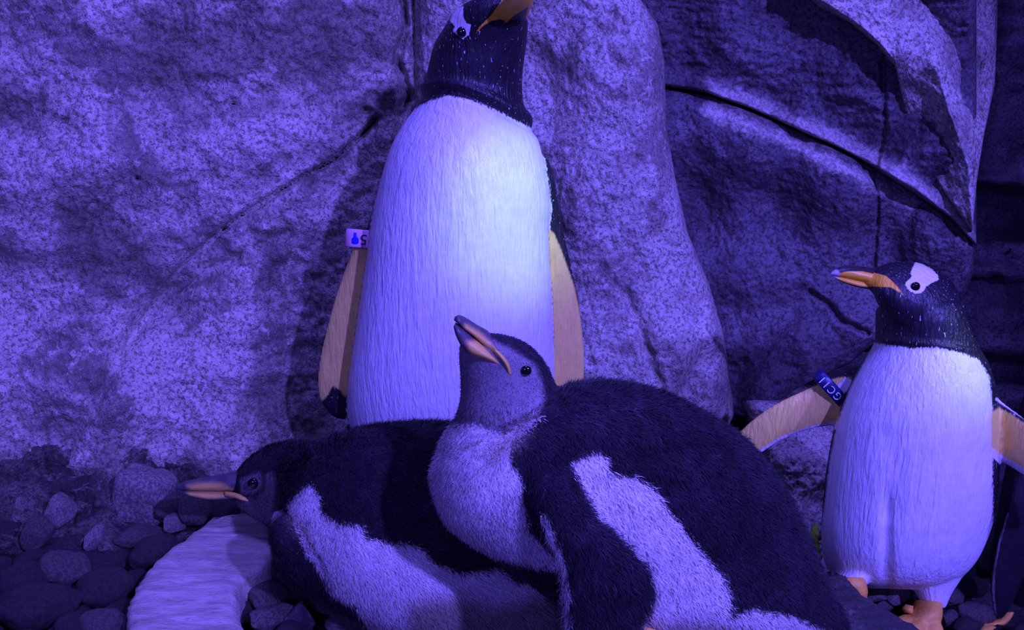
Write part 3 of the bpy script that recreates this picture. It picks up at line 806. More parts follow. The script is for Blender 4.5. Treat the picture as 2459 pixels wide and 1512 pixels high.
# --- tall adult
def tall_penguin():
    r = root('adult_penguin', (W(1090, 1228, 1.27)[0], 1.27, 0.0), 'tall adult penguin stretching its bill upwards, pink wing band', 'penguin')
    Yb = 1.27
    body = loft([(1180, -14, 1215, -16, 1.215, .012), (1128, 2, 1250, -4, 1.22, .036), (1092, 28, 1263, 22, 1.235, .052), (1064, 70, 1268, 58, 1.25, .060), (1043, 106, 1265, 100, 1.26, .062), (1031, 150, 1258, 150, 1.265, .064),
        (1019, 200, 1254, 205, 1.27, .066), (1002, 250, 1259, 255, Yb, .072), (968, 300, 1278, 300, Yb, .085), (941, 350, 1297, 350, Yb, .097), (920, 415, 1310, 415, Yb, .106), (904, 485, 1320, 485, Yb, .110), (890, 560, 1317, 560, Yb, .112),
        (879, 640, 1320, 640, Yb, .113), (867, 720, 1324, 720, Yb, .115), (855, 800, 1327, 800, Yb, .117), (844, 870, 1329, 870, Yb, .117), (836, 940, 1331, 940, Yb, .115), (838, 1000, 1332, 1000, Yb, .110), (852, 1050, 1328, 1055, Yb, .102), (890, 1110, 1300, 1120, Yb, .088), (950, 1165, 1250, 1170, Yb, .065), (1010, 1195, 1190, 1197, Yb, .035)], 72, 5)
    fl = loft([(925, 420, 965, 425, 1.275, .014), (903, 470, 950, 480, 1.28, .018), (880, 545, 935, 560, 1.285, .015), (846, 602, 915, 620, 1.285, .011), (806, 710, 905, 725, 1.285, .009), (774, 830, 882, 840, 1.285, .008), (762, 915, 860, 925, 1.285, .008), (772, 968, 846, 980, 1.285, .007), (796, 997, 838, 1002, 1.285, .005), (812, 1006, 826, 1007, 1.285, .002)], 32, 5)
    fr = loft([(1295, 380, 1316, 380, 1.275, .014), (1290, 440, 1334, 440, 1.28, .018), (1290, 520, 1347, 520, 1.285, .016), (1295, 600, 1363, 600, 1.285, .012), (1300, 690, 1384, 690, 1.285, .009), (1305, 780, 1398, 780, 1.285, .008), (1312, 880, 1405, 880, 1.285, .008), (1325, 960, 1398, 960, 1.285, .007), (1345, 1010, 1380, 1010, 1.285, .004)], 32, 5)
    tail = loft([(1040, 1120, 1140, 1120, 1.37, .03), (1050, 1180, 1130, 1180, 1.41, .012), (1065, 1225, 1115, 1225, 1.43, .004)], 20, 4)
    legs = [loft([(cx - 70, 1120, cx + 60, 1120, 1.25, .05), (cx - 50, 1180, cx + 45, 1180, 1.24, .035), (cx - 32, 1210, cx + 32, 1210, 1.235, .022)], 20, 4) for cx in (1010, 1180)]
    me = fused('body', [body, fl, fr, tail] + legs, 0.0027, 7)
    # fold of feathers round the base of the neck
    co = co_of(me); no = no_of(me); px, py = pix(co)
    fold = [(1000, 215), (1060, 196), (1110, 203), (1170, 228), (1250, 270), (1300, 300)]
    d = line_dist(px, py, fold); d2 = line_dist(px, py, [(x - 6, y + 20) for x, y in fold])
    set_co(me, co + no * (0.0045 * np.exp(-(d / 11) ** 2) - 0.0035 * np.exp(-(d2 / 9) ** 2))[:, None])
    paint(me, {'a_white': [[(978, 270), (1030, 243), (1075, 229), (1130, 240), (1190, 265), (1240, 290), (1280, 310), (1304, 350), (1316, 430), (1326, 500), (1318, 560), (1322, 640), (1327, 720), (1330, 800), (1334, 920), (1345, 1260), (815, 1260), (833, 1000), (832, 940), (841, 870), (852, 800), (864, 720), (876, 640), (887, 560), (901, 480), (920, 405), (950, 310)]],
        'a_tan': [[(830, 594), (884, 598), (876, 640), (864, 720), (852, 800), (838, 900), (832, 955), (815, 935), (800, 925), (786, 950), (760, 975), (748, 950), (752, 850), (790, 700)],
                  [(1317, 548), (1330, 560), (1348, 600), (1362, 640), (1380, 690), (1397, 770), (1410, 850), (1412, 990), (1332, 990), (1330, 800), (1326, 700), (1320, 640)]],
        'a_patch': [[(1113, 14), (1112, 40), (1120, 55), (1131, 60), (1126, 84), (1110, 94), (1095, 82), (1087, 73), (1094, 64), (1080, 50), (1090, 25)]],
        'a_bill': [[(1141, 84), (1150, 66), (1176, 40), (1200, 12), (1215, -25), (1300, -30), (1290, 0), (1280, 28), (1267, 52), (1265, 40), (1269, 14), (1250, 28), (1228, 42), (1217, 55), (1204, 45), (1180, 50), (1160, 62)]]})
    part('body', me, M['adult'], r)
    bl = lofts_mesh('bill', [loft([(1172, 48, 1262, 50, 1.205, .012), (1190, 22, 1272, 26, 1.175, .022), (1212, -6, 1281, 2, 1.15, .022), (1238, -40, 1290, -30, 1.125, .018), (1268, -78, 1300, -68, 1.10, .012), (1296, -108, 1308, -104, 1.085, .004)], 28, 6)])
    paint(bl, {'a_bill': [[(1150, 70), (1190, 10), (1230, -60), (1290, -130), (1330, -130), (1290, 10), (1262, 60), (1262, 40), (1269, 14), (1250, 28), (1228, 42), (1217, 55), (1204, 45)]]}, back=False)
    part('bill', bl, M['bill_adult'], r)['label'] = 'orange bill pointing up'
    eyeball(r, 1109, 77, 12, ray_depth(me_world(me, r), 1109, 77) - 0.0005)
    b, O, a, w, n = band(r, 830, 570, 905, 576, 44, 1.284, .014, M['pink_band']); b['label'] = 'pink wing band numbered 5'
    Y0 = O[1]
    c5 = W(873, 574, Y0 - .002); up = W(873, 560, Y0 - .002)
    t = text_mesh('5', 0.021, c5, -a, -(up - c5), M['ink'], r, 'band_number'); set_co(t, co_of(t) - np.array(r.location))
    tl = link('band_number', t, M['ink'], b)
    mk = loft([(850, 558, 856, 558, Y0 - .001, .0008), (849, 568, 857, 568, Y0 - .001, .0012), (845, 572, 861, 572, Y0 - .001, .0012), (845, 583, 861, 583, Y0 - .001, .0012), (849, 586, 857, 586, Y0 - .001, .0006)], 16, 4, 3)
    mk = lofts_mesh('band_clasp', [mk]); set_co(mk, co_of(mk) - np.array(r.location))
    link('band_clasp', mk, M['ink_blue'], b)
    for cx in (1010, 1180):
        foot(r, None, [[(cx + k * 34 - 8, 1222, cx + k * 34 + 8, 1222, 1.21, .009), (cx + k * 52 - 10, 1240, cx + k * 52 + 10, 1240, 1.19, .008), (cx + k * 66 - 5, 1256, cx + k * 66 + 5, 1256, 1.165, .004)] for k in (-1, 0, 1)],
            [(cx - 26, 1200, cx + 26, 1200, 1.235, .018), (cx - 34, 1224, cx + 34, 1224, 1.215, .02), (cx - 40, 1236, cx + 40, 1238, 1.20, .010)])
    return r
def me_world(me, r):
    m = me.copy(); set_co(m, co_of(m) + np.array(r.location)); return m
tall_penguin()

# --- standing adult on the right
def band_penguin():
    r = root('adult_penguin', (W(2180, 1480, 1.12)[0], 1.12, -0.09), 'adult penguin with spread flippers, turned head and dark blue wing band', 'penguin')
    Y = 1.12
    body = loft([(2200, 715, 2265, 715, Y, .03), (2118, 735, 2302, 730, Y, .048), (2111, 765, 2311, 765, Y, .056), (2111, 800, 2322, 800, Y, .060), (2105, 830, 2338, 835, Y, .064), (2080, 868, 2357, 872, Y, .074), (2047, 930, 2373, 930, Y, .086), (2017, 1010, 2378, 1005, Y, .095),
        (1998, 1100, 2379, 1100, Y, .100), (1986, 1200, 2375, 1200, Y, .103), (1980, 1290, 2357, 1280, Y, .102), (1990, 1355, 2326, 1350, Y, .094), (2028, 1396, 2280, 1396, Y, .075), (2080, 1412, 2220, 1416, Y, .04)], 72, 5)
    head = loft([(2303, 712, 2306, 745, Y, .014), (2294, 690, 2302, 770, Y, .034), (2272, 664, 2284, 800, Y, .047), (2232, 642, 2244, 815, Y, .053), (2192, 631, 2192, 810, Y, .052), (2152, 630, 2148, 775, Y, .045), (2118, 638, 2114, 738, Y, .033), (2094, 648, 2094, 700, Y, .018), (2072, 652, 2074, 688, Y, .008)], 40, 5)
    fl = loft([(2090, 872, 2075, 1010, 1.14, .02), (2045, 888, 2040, 1018, 1.15, .016), (2003, 905, 2008, 1020, 1.16, .012), (1958, 925, 1950, 1029, 1.165, .010), (1890, 955, 1882, 1054, 1.17, .009), (1830, 990, 1822, 1092, 1.175, .008), (1776, 1036, 1786, 1125, 1.18, .007), (1738, 1086, 1752, 1140, 1.18, .005), (1725, 1115, 1735, 1135, 1.18, .002)], 30, 5)
    fr = loft([(2340, 905, 2345, 1050, 1.12, .02), (2375, 938, 2374, 1082, 1.105, .015), (2412, 968, 2405, 1108, 1.08, .011), (2465, 1008, 2450, 1136, 1.05, .009), (2540, 1070, 2515, 1175, 1.015, .008), (2610, 1145, 2580, 1215, .985, .006), (2640, 1200, 2630, 1225, .975, .002)], 30, 5)
    ll = loft([(2030, 1310, 2100, 1315, 1.12, .05), (2016, 1350, 2100, 1355, 1.115, .048), (2006, 1378, 2090, 1382, 1.105, .040), (2006, 1398, 2080, 1400, 1.09, .028), (2014, 1412, 2070, 1413, 1.085, .016)], 26, 5)
    rl = loft([(2210, 1310, 2310, 1310, 1.12, .05), (2190, 1355, 2322, 1345, 1.11, .045), (2192, 1395, 2306, 1385, 1.10, .036), (2206, 1432, 2282, 1425, 1.095, .026), (2222, 1455, 2266, 1460, 1.09, .016)], 26, 5)
    tail = loft([(2130, 1330, 2250, 1330, 1.20, .03), (2080, 1385, 2170, 1400, 1.22, .012), (2072, 1420, 2130, 1428, 1.22, .005)], 20, 4)
    me = fused('body', [body, head, fl, fr, ll, rl, tail], 0.0024, 7)
    co = co_of(me); no = no_of(me); px, py = pix(co)
    d = line_dist(px, py, [(2128, 1200), (2132, 1290), (2126, 1370)]); d3 = line_dist(px, py, [(2135, 1050), (2150, 1150), (2145, 1230)])
    fade = sstep(1120, 1240, py) * sstep(1420, 1370, py)
    set_co(me, co + no * (-0.006 * fade * np.exp(-(np.abs(px - 2129) / 15) ** 2) - 0.002 * np.exp(-(d3 / 26) ** 2) + 0.002 * np.exp(-(line_dist(px, py, [(2125, 815), (2200, 822), (2340, 840)]) / 8) ** 2))[:, None])
    paint(me, {'a_white': [[(2098, 822), (2140, 830), (2200, 836), (2250, 833), (2300, 845), (2350, 862), (2376, 905), (2384, 980), (2384, 1300), (2350, 1410), (2270, 1500), (1970, 1500), (1968, 1280), (1982, 1200), (1993, 1100), (2012, 1010), (2040, 935), (2070, 878)]],
        'a_tan': [[(2044, 906), (2020, 960), (2010, 1022), (1950, 1031), (1882, 1056), (1818, 1098), (1750, 1160), (1690, 1110), (1770, 1030), (1826, 984), (1888, 950), (1958, 920), (2000, 910), (2020, 905)],
                  [(2380, 992), (2398, 978), (2425, 992), (2470, 1022), (2560, 1100), (2600, 1240), (2459, 1130), (2410, 1104), (2380, 1078)]],
        'a_edge': [[(2012, 1010), (1950, 1021), (1880, 1046), (1810, 1088), (1818, 1106), (1885, 1062), (1950, 1038), (2012, 1030)], [(2030, 905), (2046, 912), (2036, 935), (2015, 955), (2005, 930)],
                   [(2380, 1072), (2410, 1096), (2459, 1122), (2530, 1170), (2520, 1190), (2459, 1142), (2405, 1118), (2378, 1092)], [(2392, 953), (2430, 976), (2470, 1004), (2468, 1012), (2425, 984), (2390, 960)]],
        'a_patch': [[(2198, 628), (2216, 634), (2240, 648), (2252, 660), (2254, 671), (2238, 679), (2224, 688), (2216, 700), (2201, 706), (2185, 700), (2173, 682), (2180, 673), (2190, 664), (2186, 655)]],
        'a_bill': [[(2040, 648), (2090, 652), (2128, 662), (2150, 682), (2168, 704), (2172, 712), (2160, 702), (2138, 689), (2100, 688), (2050, 690)]]})
    part('body', me, M['adult'], r)
    mw = me_world(me, r)
    Yh = Y - 0.0
    ub = lofts_mesh('upper_bill', [loft([(2128, 650, 2138, 690, Yh, .016), (2100, 645, 2104, 682, Yh, .015), (2070, 640, 2072, 674, Yh, .013), (2040, 637, 2040, 668, Yh, .011), (2014, 642, 2014, 664, Yh, .008), (1999, 651, 1999, 661, Yh, .004), (1994, 656, 1994, 662, Yh, .001)], 24, 6)])
    lbm = lofts_mesh('lower_bill', [loft([(2132, 678, 2120, 697, Yh, .012), (2100, 676, 2096, 694, Yh, .011), (2066, 670, 2066, 690, Yh, .010), (2036, 664, 2036, 682, Yh, .008), (2012, 661, 2012, 672, Yh, .005), (2000, 660, 2000, 664, Yh, .001)], 24, 6)])
    paint(ub, {'a_bill': [[(2010, 658), (2030, 652), (2070, 651), (2110, 660), (2150, 676), (2160, 720), (2050, 700), (2008, 668)]], 'a_tip': [[(1980, 640), (2012, 648), (2018, 658), (2012, 668), (1980, 670)]]}, back=False)
    paint(lbm, {'a_bill': [[(2006, 655), (2160, 655), (2160, 686), (2095, 691), (2060, 686), (2030, 678), (2006, 668)]], 'a_tip': [[(1980, 650), (2010, 655), (2014, 664), (2010, 675), (1980, 670)]]}, back=False)
    part('upper_bill', ub, M['bill_adult'], r); part('lower_bill', lbm, M['bill_adult'], r)
    eyeball(r, 2198, 688, 12, ray_depth(mw, 2198, 688) - 0.0005)
    b, O, a, w, n = band(r, 1962, 896, 2036, 976, 32, 1.158, .016, M['blue_band']); b['label'] = 'dark blue wing band lettered GC11'
    c = W(1994, 932, O[1] - .0012)
    t = text_mesh('GC11', 0.0145, c, W(1972, 909, O[1] - .001) - W(2016, 955, O[1] - .001), W(1983, 943, O[1]) - W(2003, 923, O[1]), M['ink_white'], r, 'band_number')
    set_co(t, co_of(t) - np.array(r.location)); link('band_number', t, M['ink_white'], b)
    # feet: thick wrinkled ankles, three toes
    foot(r, None, [[(2014, 1432, 2050, 1436, 1.07, .016), (2030, 1452, 2062, 1452, 1.055, .013), (2040, 1474, 2064, 1474, 1.045, .008)], [(2030, 1428, 2074, 1430, 1.07, .016), (2062, 1446, 2090, 1444, 1.065, .010), (2088, 1464, 2104, 1460, 1.055, .005)], [(2000, 1430, 2030, 1436, 1.07, .014), (2000, 1456, 2026, 1458, 1.055, .012), (2000, 1478, 2020, 1480, 1.045, .007)]],
        [(2012, 1384, 2070, 1386, 1.085, .026), (2008, 1400, 2076, 1402, 1.078, .028), (2010, 1416, 2080, 1420, 1.074, .026), (2014, 1432, 2078, 1434, 1.07, .022), (2020, 1446, 2070, 1446, 1.066, .012)])
    foot(r, None, [[(2180, 1476, 2216, 1496, 1.07, .016), (2156, 1484, 2190, 1510, 1.06, .012), (2134, 1492, 2156, 1512, 1.05, .006)], [(2176, 1490, 2226, 1492, 1.065, .018), (2160, 1512, 2222, 1516, 1.05, .016), (2160, 1540, 2206, 1544, 1.035, .007)], [(2210, 1490, 2254, 1492, 1.065, .018), (2214, 1514, 2264, 1514, 1.05, .016), (2236, 1544, 2266, 1544, 1.035, .007)]],
        [(2204, 1440, 2254, 1444, 1.09, .024), (2196, 1458, 2256, 1460, 1.082, .028), (2186, 1472, 2256, 1478, 1.075, .028), (2178, 1486, 2256, 1492, 1.068, .022), (2180, 1500, 2250, 1502, 1.06, .012)])
    hb = lofts_mesh('hind_toe', [loft([(2176, 1450, 2192, 1454, 1.085, .006), (2168, 1460, 2190, 1464, 1.08, .009), (2172, 1470, 2192, 1474, 1.078, .007)], 14, 4)])
    part('hind_toe', hb, M['foot'], r)
    return r
band_penguin()

# --- third adult, back turned, at the edge
def dark_penguin():
    r = root('adult_penguin', (W(2590, 1500, 1.14)[0], 1.14, -0.09), 'black back-turned penguin standing beside the blue banded one', 'penguin')
    Y = 1.185
    body = loft([(2600, 640, 2650, 640, Y, .02), (2560, 680, 2690, 680, Y, .05), (2548, 760, 2700, 760, Y, .06), (2520, 850, 2730, 850, Y, .07), (2478, 960, 2765, 960, Y, .09), (2446, 1080, 2790, 1080, Y, .10), (2418, 1220, 2800, 1220, Y, .105), (2396, 1340, 2790, 1340, Y, .10), (2396, 1430, 2750, 1430, Y, .085), (2430, 1485, 2690, 1485, Y, .06), (2490, 1505, 2620, 1505, Y, .03)], 60, 5)
    fl = loft([(2470, 990, 2520, 1000, 1.115, .02), (2446, 1090, 2520, 1090, 1.105, .014), (2415, 1220, 2500, 1220, 1.095, .010), (2388, 1330, 2480, 1330, 1.095, .009), (2378, 1410, 2450, 1410, 1.095, .008), (2384, 1465, 2425, 1465, 1.095, .005), (2392, 1490, 2404, 1490, 1.095, .002)], 26, 5)
    bill = loft([(2640, 690, 2650, 730, 1.10, .02), (2700, 690, 2704, 720, 1.08, .012), (2750, 702, 2752, 710, 1.06, .003)], 20, 4)
    me = fused('body', [body, fl], 0.0035, 7)
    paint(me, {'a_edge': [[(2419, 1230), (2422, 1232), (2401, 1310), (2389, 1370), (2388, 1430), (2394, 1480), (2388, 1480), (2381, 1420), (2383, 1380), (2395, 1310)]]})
    part('body', me, M['adult_back'], r)
    bm2 = lofts_mesh('bill', [bill]); paint(bm2, {'a_bill': [[(2600, 650), (2800, 650), (2800, 760), (2600, 760)]]}, back=False); part('bill', bm2, M['bill_adult'], r)
    foot(r, None, [[(2356, 1486, 2384, 1494, 1.10, .008), (2344, 1484, 2362, 1492, 1.09, .006), (2336, 1482, 2346, 1488, 1.085, .003)], [(2366, 1496, 2392, 1504, 1.09, .010), (2356, 1506, 2378, 1514, 1.075, .007), (2348, 1514, 2362, 1522, 1.065, .003)]],
        [(2400, 1468, 2432, 1468, 1.12, .016), (2384, 1484, 2420, 1488, 1.11, .016), (2368, 1494, 2408, 1502, 1.10, .010)])
    return r
dark_penguin()

# ------------------------------------------------------------------ down of the chicks
def down(me, parent, mat, count, length, flow, width=0.00034, lift=0.55, seed=1, droop=0.25, lenfun=None, flowfun=None):
    """soft down: tapering barbs rooted on the skin, lying along the plumage"""
    rs = np.random.RandomState(seed)
    co = co_of(me); no = no_of(me)
    me.calc_loop_triangles()
    tri = np.empty(len(me.loop_triangles) * 3, np.int32); me.loop_triangles.foreach_get('vertices', tri); tri = tri.reshape(-1, 3)
    A, B, C = co[tri[:, 0]], co[tri[:, 1]], co[tri[:, 2]]
    area = 0.5 * np.linalg.norm(np.cross(B - A, C - A), axis=1)
    zc = (A[:, 2] + B[:, 2] + C[:, 2]) / 3
    pick = rs.choice(len(tri), count, p=area / area.sum())
    u, v = rs.rand(count), rs.rand(count); sw = u + v > 1; u[sw] = 1 - u[sw]; v[sw] = 1 - v[sw]
    bw = np.stack([1 - u - v, u, v], -1)
    T = tri[pick]
    P = (co[T] * bw[..., None]).sum(1); Nn = (no[T] * bw[..., None]).sum(1); Nn /= np.linalg.norm(Nn, axis=1)[:, None]
    F = flowfun(P) if flowfun is not None else np.repeat(np.array(flow, float)[None], count, 0)
    F = F - (F * Nn).sum(1)[:, None] * Nn; F /= np.linalg.norm(F, axis=1)[:, None] + 1e-6
    clump = fbm(P * 60, 2)[:, None] * np.cross(Nn, F)
    D = lift * Nn + F + 0.30 * rs.normal(size=(count, 3)) + 0.9 * clump
    D /= np.linalg.norm(D, axis=1)[:, None]
    Ln = length * rs.uniform(0.6, 1.25, count)
    if lenfun is not None: Ln = Ln * lenfun(P)
    side = np.cross(D, Nn + 0.35 * rs.normal(size=(count, 3))); side /= np.linalg.norm(side, axis=1)[:, None]
    w = width * rs.uniform(0.7, 1.3, count)
    D2 = D + droop * (F - 0.5 * Nn) + 0.25 * rs.normal(size=(count, 3)); D2 /= np.linalg.norm(D2, axis=1)[:, None]
    P0 = P - Nn * 0.0008
    P1 = P0 + D * (Ln * 0.55)[:, None]; P2 = P1 + D2 * (Ln * 0.45)[:, None]
    s = side * w[:, None]
    V = np.stack([P0 - s, P0 + s, P1 - 0.75 * s, P1 + 0.75 * s, P2], 1).reshape(-1, 3)
    b = np.arange(count)[:, None] * 5
    flat = (np.cross(2 * side, P2 - P0) * Nn).sum(1) < 0
    s[flat] *= -1
    V = np.stack([P0 - s, P0 + s, P1 - 0.75 * s, P1 + 0.75 * s, P2], 1).reshape(-1, 3)
    q = b + np.array([[0, 1, 3, 2]]); t = b + np.array([[2, 3, 4]])
    m = mesh_np('down', V, [q, t])
    nn = Nn + 0.12 * D + 0.10 * rs.normal(size=(count, 3)); nn /= np.linalg.norm(nn, axis=1)[:, None]
    m.normals_split_custom_set_from_vertices(np.repeat(nn, 5, 0).astype(np.float32))
    for a in me.attributes:
        if a.name.startswith('a_'):
            x = np.empty(len(me.vertices), np.float32); a.data.foreach_get('value', x)
            y = (x[T] * bw).sum(1) + 3.0 * rs.normal(size=count)
            set_attr(m, a.name, np.repeat(y, 5))
    tone = rs.uniform(0.72, 1.25, count) * np.where(rs.rand(count) < 0.015, 3.0, 1.0)
    tone = tone * (1 + 0.55 * fbm(P * 16, 2) + 0.5 * fbm(P * 70, 2))
    wv = np.empty(len(me.vertices), np.float32); me.attributes['a_white'].data.foreach_get('value', wv)
    tone = np.where((wv[T] * bw).sum(1) > 0, np.clip(tone, 0.93, 1.08), tone)
    set_attr(m, 'tone', np.repeat(tone, 5))
    o = link('down', m, mat, parent)
    tag(o, 'soft fluffy down', None, None, 'stuff')
    return o

# --- sitting chick
def sitting_chick():
    r = root('penguin_chick', (W(1600, 1600, 0.82)[0], 0.82, 0.0), 'large downy chick sitting upright, white flank and lifted dark flipper', 'penguin chick')
    Yb = 0.83
    torso = loft([(1050, 1090, 1200, 985, .83, .03), (1042, 1150, 1300, 945, .83, .065), (1085, 1252, 1400, 921, .812, .074), (1190, 1325, 1490, 921, .81, .078), (1330, 1420, 1600, 950, .808, .078), (1440, 1530, 1700, 1002, .818, .085), (1560, 1600, 1790, 1068, .838, .099), (1680, 1625, 1868, 1168, .85, .098), (1790, 1630, 1920, 1270, .86, .085), (1870, 1610, 1956, 1352, .87, .066), (1940, 1580, 1990, 1420, .885, .04), (2000, 1540, 2020, 1470, .90, .018), (2030, 1520, 2038, 1495, .905, .006)], 72, 6)
    neck = loft([(1046, 1140, 1320, 1150, .82, .055), (1060, 1060, 1330, 1060, .825, .052), (1092, 1008, 1332, 1008, .825, .047), (1106, 955, 1337, 955, .825, .045), (1106, 905, 1326, 905, .825, .044), (1103, 862, 1303, 862, .82, .040), (1103, 838, 1270, 828, .815, .034), (1108, 818, 1228, 808, .81, .024), (1118, 804, 1190, 800, .805, .013)], 48, 6)
    fl = loft([(1280, 1110, 1372, 1090, .76, .02), (1262, 1180, 1405, 1170, .74, .024), (1280, 1245, 1440, 1245, .725, .021), (1318, 1305, 1505, 1305, .715, .018), (1344, 1370, 1556, 1370, .71, .016), (1352, 1440, 1564, 1440, .71, .014), (1352, 1510, 1538, 1515, .715, .012), (1370, 1570, 1490, 1580, .72, .008), (1400, 1610, 1440, 1612, .725, .003)], 40, 6)
    me = fused('body', [torso, neck, fl], 0.0032, 9)
    polys = {'a_white': [[(1085, 1015), (1150, 1018), (1210, 1040), (1250, 1022), (1300, 1000), (1270, 1025), (1228, 1060), (1222, 1100), (1248, 1150), (1262, 1220), (1262, 1262), (1300, 1305), (1352, 1362), (1250, 1350), (1140, 1320), (1040, 1250), (1010, 1180), (1020, 1090), (1050, 1040)],
                         [(1366, 1112), (1398, 1088), (1438, 1080), (1455, 1100), (1462, 1132), (1482, 1136), (1530, 1146), (1564, 1166), (1572, 1186), (1620, 1244), (1680, 1322), (1736, 1386), (1752, 1440), (1740, 1480), (1800, 1455), (1880, 1470), (1960, 1500), (2060, 1560), (1560, 1640), (1530, 1520), (1560, 1460), (1570, 1410), (1555, 1360), (1500, 1302), (1435, 1245), (1412, 1205), (1388, 1155)],
                         [(1298, 1232), (1312, 1238), (1332, 1290), (1354, 1350), (1364, 1410), (1362, 1530), (1344, 1530), (1346, 1420), (1340, 1362), (1320, 1310)]],
             'a_grey': [[(1085, 790), (1165, 808), (1215, 832), (1250, 852), (1285, 876), (1302, 920), (1306, 960), (1290, 1000), (1230, 1045), (1160, 1030), (1085, 1010)]],
             'a_dirt': [[(1230, 1035), (1265, 1015), (1240, 1060), (1180, 1110), (1160, 1090)], [(1550, 1490), (1700, 1478), (1760, 1500), (1960, 1520), (2000, 1580), (1540, 1580)]]}
    paint(me, polys)
    body = part('body', me, M['chick'], r)
    Yh = 0.80
    ub = lofts_mesh('upper_bill', [loft([(1222, 892, 1229, 898, .786, .002), (1206, 856, 1217, 876, .786, .006), (1186, 818, 1196, 856, .79, .011), (1172, 797, 1174, 836, .795, .014), (1146, 782, 1142, 808, .79, .012), (1122, 766, 1116, 789, .785, .010), (1104, 757, 1098, 774, .78, .007), (1092, 760, 1090, 768, .78, .002)], 22, 6)])
    lo = lofts_mesh('lower_bill', [loft([(1222, 888, 1200, 880, .795, .008), (1196, 862, 1160, 862, .79, .012), (1166, 832, 1130, 850, .788, .013), (1136, 806, 1110, 832, .785, .011), (1110, 785, 1096, 806, .78, .008), (1094, 774, 1089, 784, .778, .003)], 22, 6)])
    paint(ub, {'a_bill': [[(1118, 778), (1150, 796), (1185, 830), (1225, 890), (1225, 910), (1180, 870), (1100, 800)]]}, back=False)
    paint(lo, {'a_bill': [[(1120, 820), (1150, 815), (1230, 890), (1225, 910), (1170, 875), (1130, 860)]]}, back=False)
    part('upper_bill', ub, M['bill_chick'], r); part('lower_bill', lo, M['bill_chick'], r)
    gp = lofts_mesh('gape', [loft([(1186, 842, 1194, 838, .782, .003), (1204, 862, 1212, 858, .781, .004), (1216, 882, 1224, 878, .782, .003), (1222, 900, 1228, 898, .784, .001)], 12, 5)])
    paint(gp, {'a_bill': [[(1100, 800), (1260, 800), (1260, 940), (1100, 940)]]}, back=False)
    part('gape', gp, M['bill_chick'], r)
    mw = me_world(me, r)
    eyeball(r, 1263, 890, 14, ray_depth(mw, 1263, 890) - 0.002)
    off = np.array(r.location)
    def lenf(P):
        px, py = pix(P + off)
        head = sstep(1020, 960, py) * sstep(1360, 1330, px)
        chest = sstep(1330, 1200, px)
        return (1 - 0.58 * head) * (1 - 0.25 * chest)
    def flow(P):
        px, py = pix(P + off)
        head = (sstep(1030, 980, py) * sstep(1360, 1330, px))[:, None]
        return head * np.array([0.5, 0.1, -0.8]) + (1 - head) * np.array([0.55, -0.05, -0.75])
    down(me, r, M['chick'], 310000, 0.0100, None, seed=3, lenfun=lenf, flowfun=flow, lift=0.5)
    ft = lofts_mesh('foot', [loft([(1540, 1500, 1600, 1520, .74, .012), (1500, 1530, 1560, 1560, .73, .012), (1470, 1580, 1520, 1600, .72, .006)], 16, 5)])
    part('foot', ft, M['foot'], r)
    return r
sitting_chick()

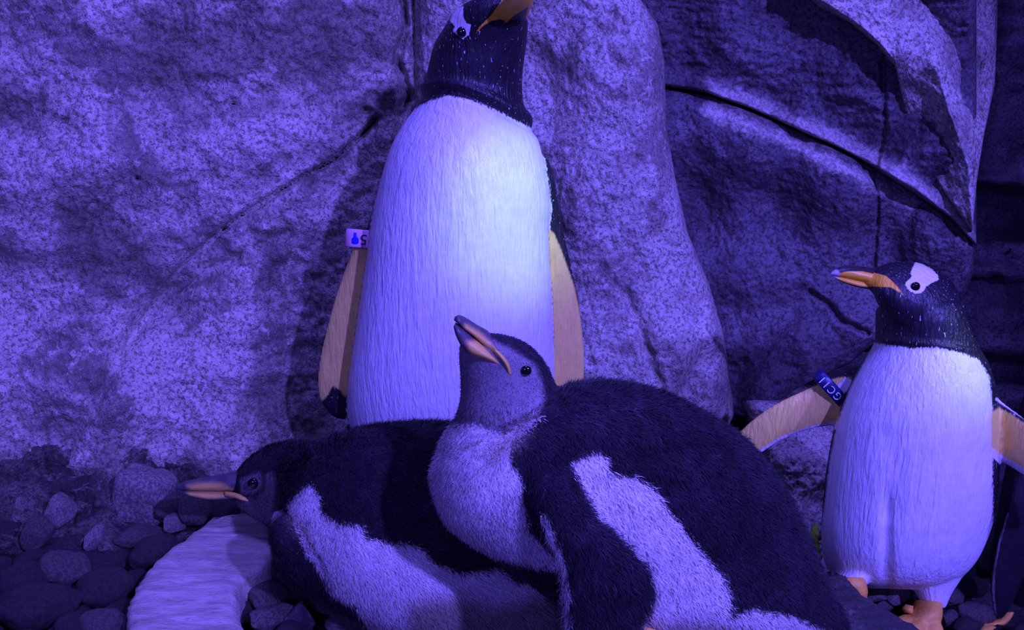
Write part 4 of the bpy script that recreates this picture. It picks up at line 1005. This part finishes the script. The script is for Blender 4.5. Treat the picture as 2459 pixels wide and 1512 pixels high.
# --- lying chick
def lying_chick():
    r = root('penguin_chick', (W(980, 1530, 0.96)[0], 0.96, 0.0), 'downy chick lying flat with its head over the pale nest rim', 'penguin chick')
    torso = loft([(652, 1250, 660, 1310, 1.00, .02), (672, 1160, 672, 1362, .995, .05, .98), (712, 1102, 705, 1400, .995, .07, .96), (770, 1064, 760, 1432, 1.0, .083, .945), (860, 1030, 850, 1480, 1.005, .092, .92), (980, 1016, 965, 1530, 1.02, .092, .905), (1100, 1018, 1090, 1555, 1.03, .088, .90), (1220, 1045, 1225, 1565, 1.03, .08, .90), (1310, 1110, 1325, 1555, 1.03, .066, .91), (1355, 1220, 1365, 1515, 1.02, .04, .94), (1375, 1300, 1380, 1460, 1.0, .015, .96)], 72, 6)
    head = loft([(556, 1152, 558, 1196, 1.122, .008), (574, 1126, 578, 1218, 1.12, .026), (605, 1098, 614, 1238, 1.115, .040), (645, 1076, 650, 1256, 1.105, .045), (695, 1066, 690, 1275, 1.085, .050), (750, 1068, 735, 1300, 1.055, .058), (800, 1090, 790, 1330, 1.02, .06)], 44, 6)
    fl = loft([(655, 1222, 702, 1246, .935, .012), (647, 1268, 730, 1272, .92, .018), (660, 1322, 758, 1324, .91, .018), (690, 1366, 782, 1366, .905, .015), (732, 1396, 788, 1392, .905, .010), (762, 1410, 784, 1406, .905, .003)], 30, 6)
    me = fused('body', [torso, head, fl], 0.0034, 9)
    polys = {'a_white': [[(690, 1212), (715, 1185), (742, 1164), (765, 1186), (768, 1226), (812, 1256), (864, 1258), (872, 1290), (930, 1298), (1000, 1310), (1030, 1345), (1100, 1374), (1190, 1364), (1240, 1398), (1300, 1385), (1380, 1400), (1380, 1600), (930, 1600), (850, 1450), (786, 1412), (790, 1392), (768, 1330), (735, 1280), (706, 1258)],
                         [(703, 1258), (726, 1274), (762, 1330), (792, 1396), (776, 1388), (744, 1342), (720, 1296)]],
             'a_grey': [[(540, 1198), (590, 1198), (622, 1190), (640, 1140), (656, 1134), (670, 1180), (664, 1236), (640, 1262), (590, 1238)], [(578, 1150), (622, 1134), (632, 1168), (610, 1184), (580, 1182)]],
             'a_dirt': [[(980, 1440), (1100, 1420), (1180, 1450), (1400, 1400), (1400, 1600), (950, 1600)], [(700, 1250), (740, 1250), (740, 1300), (715, 1270)]]}
    paint(me, polys)
    part('body', me, M['chick'], r)
    ub = lofts_mesh('upper_bill', [loft([(575, 1132, 580, 1180, 1.12, .012), (545, 1137, 548, 1177, 1.12, .014), (510, 1145, 510, 1176, 1.12, .012), (470, 1152, 470, 1175, 1.12, .010), (440, 1159, 440, 1175, 1.12, .007), (424, 1168, 424, 1175, 1.12, .002)], 22, 6)])
    lo = lofts_mesh('lower_bill', [loft([(586, 1182, 584, 1190, 1.118, .010), (552, 1178, 550, 1190, 1.118, .013), (515, 1177, 515, 1195, 1.118, .012), (475, 1176, 475, 1192, 1.118, .010), (445, 1176, 445, 1184, 1.118, .007), (426, 1175, 426, 1179, 1.118, .002)], 22, 6)])
    paint(ub, {'a_bill': [[(450, 1166), (480, 1159), (530, 1160), (560, 1176), (460, 1178)]]}, back=False)
    paint(lo, {'a_bill': [[(450, 1180), (500, 1176), (560, 1178), (600, 1190), (545, 1190), (500, 1200), (455, 1190)]]}, back=False)
    part('upper_bill', ub, M['bill_chick'], r); part('lower_bill', lo, M['bill_chick'], r)
    gp = lofts_mesh('gape', [loft([(540, 1180, 540, 1190, 1.107, .004), (560, 1183, 560, 1192, 1.098, .005), (576, 1188, 574, 1197, 1.091, .005), (590, 1195, 587, 1201, 1.086, .003), (597, 1201, 595, 1204, 1.084, .001)], 14, 5)])
    paint(gp, {'a_bill': [[(500, 1100), (640, 1100), (640, 1260), (500, 1260)]]}, back=False)
    part('gape', gp, M['bill_chick'], r)
    mw = me_world(me, r)
    eyeball(r, 608, 1161, 16, ray_depth(mw, 608, 1161) - 0.004)
    off = np.array(r.location)
    def lenf(P):
        px, py = pix(P + off)
        return 1 - 0.55 * sstep(720, 640, px) * sstep(1280, 1240, py) * (1 - 0.6 * sstep(1100, 1070, py))
    down(me, r, M['chick'], 250000, 0.0105, (0.75, -0.05, -0.55), seed=4, lenfun=lenf, lift=0.5)
    return r
lying_chick()

# --- algae smear on the low rock
def algae():
    me = lofts_mesh('algae_patch', [loft([(1958, 1256, 1962, 1258, 1.27, .004), (1946, 1280, 1964, 1282, 1.255, .012), (1944, 1310, 1964, 1312, 1.25, .014), (1950, 1335, 1972, 1336, 1.244, .014), (1956, 1352, 1968, 1352, 1.244, .004)], 18, 6)])
    co = co_of(me); no = no_of(me); set_co(me, co + no * (0.004 * fbm(co * 140, 3))[:, None])
    tag(link('algae_patch', me, M['algae']), 'green algae smear on the low pitted rock', 'algae')
algae()
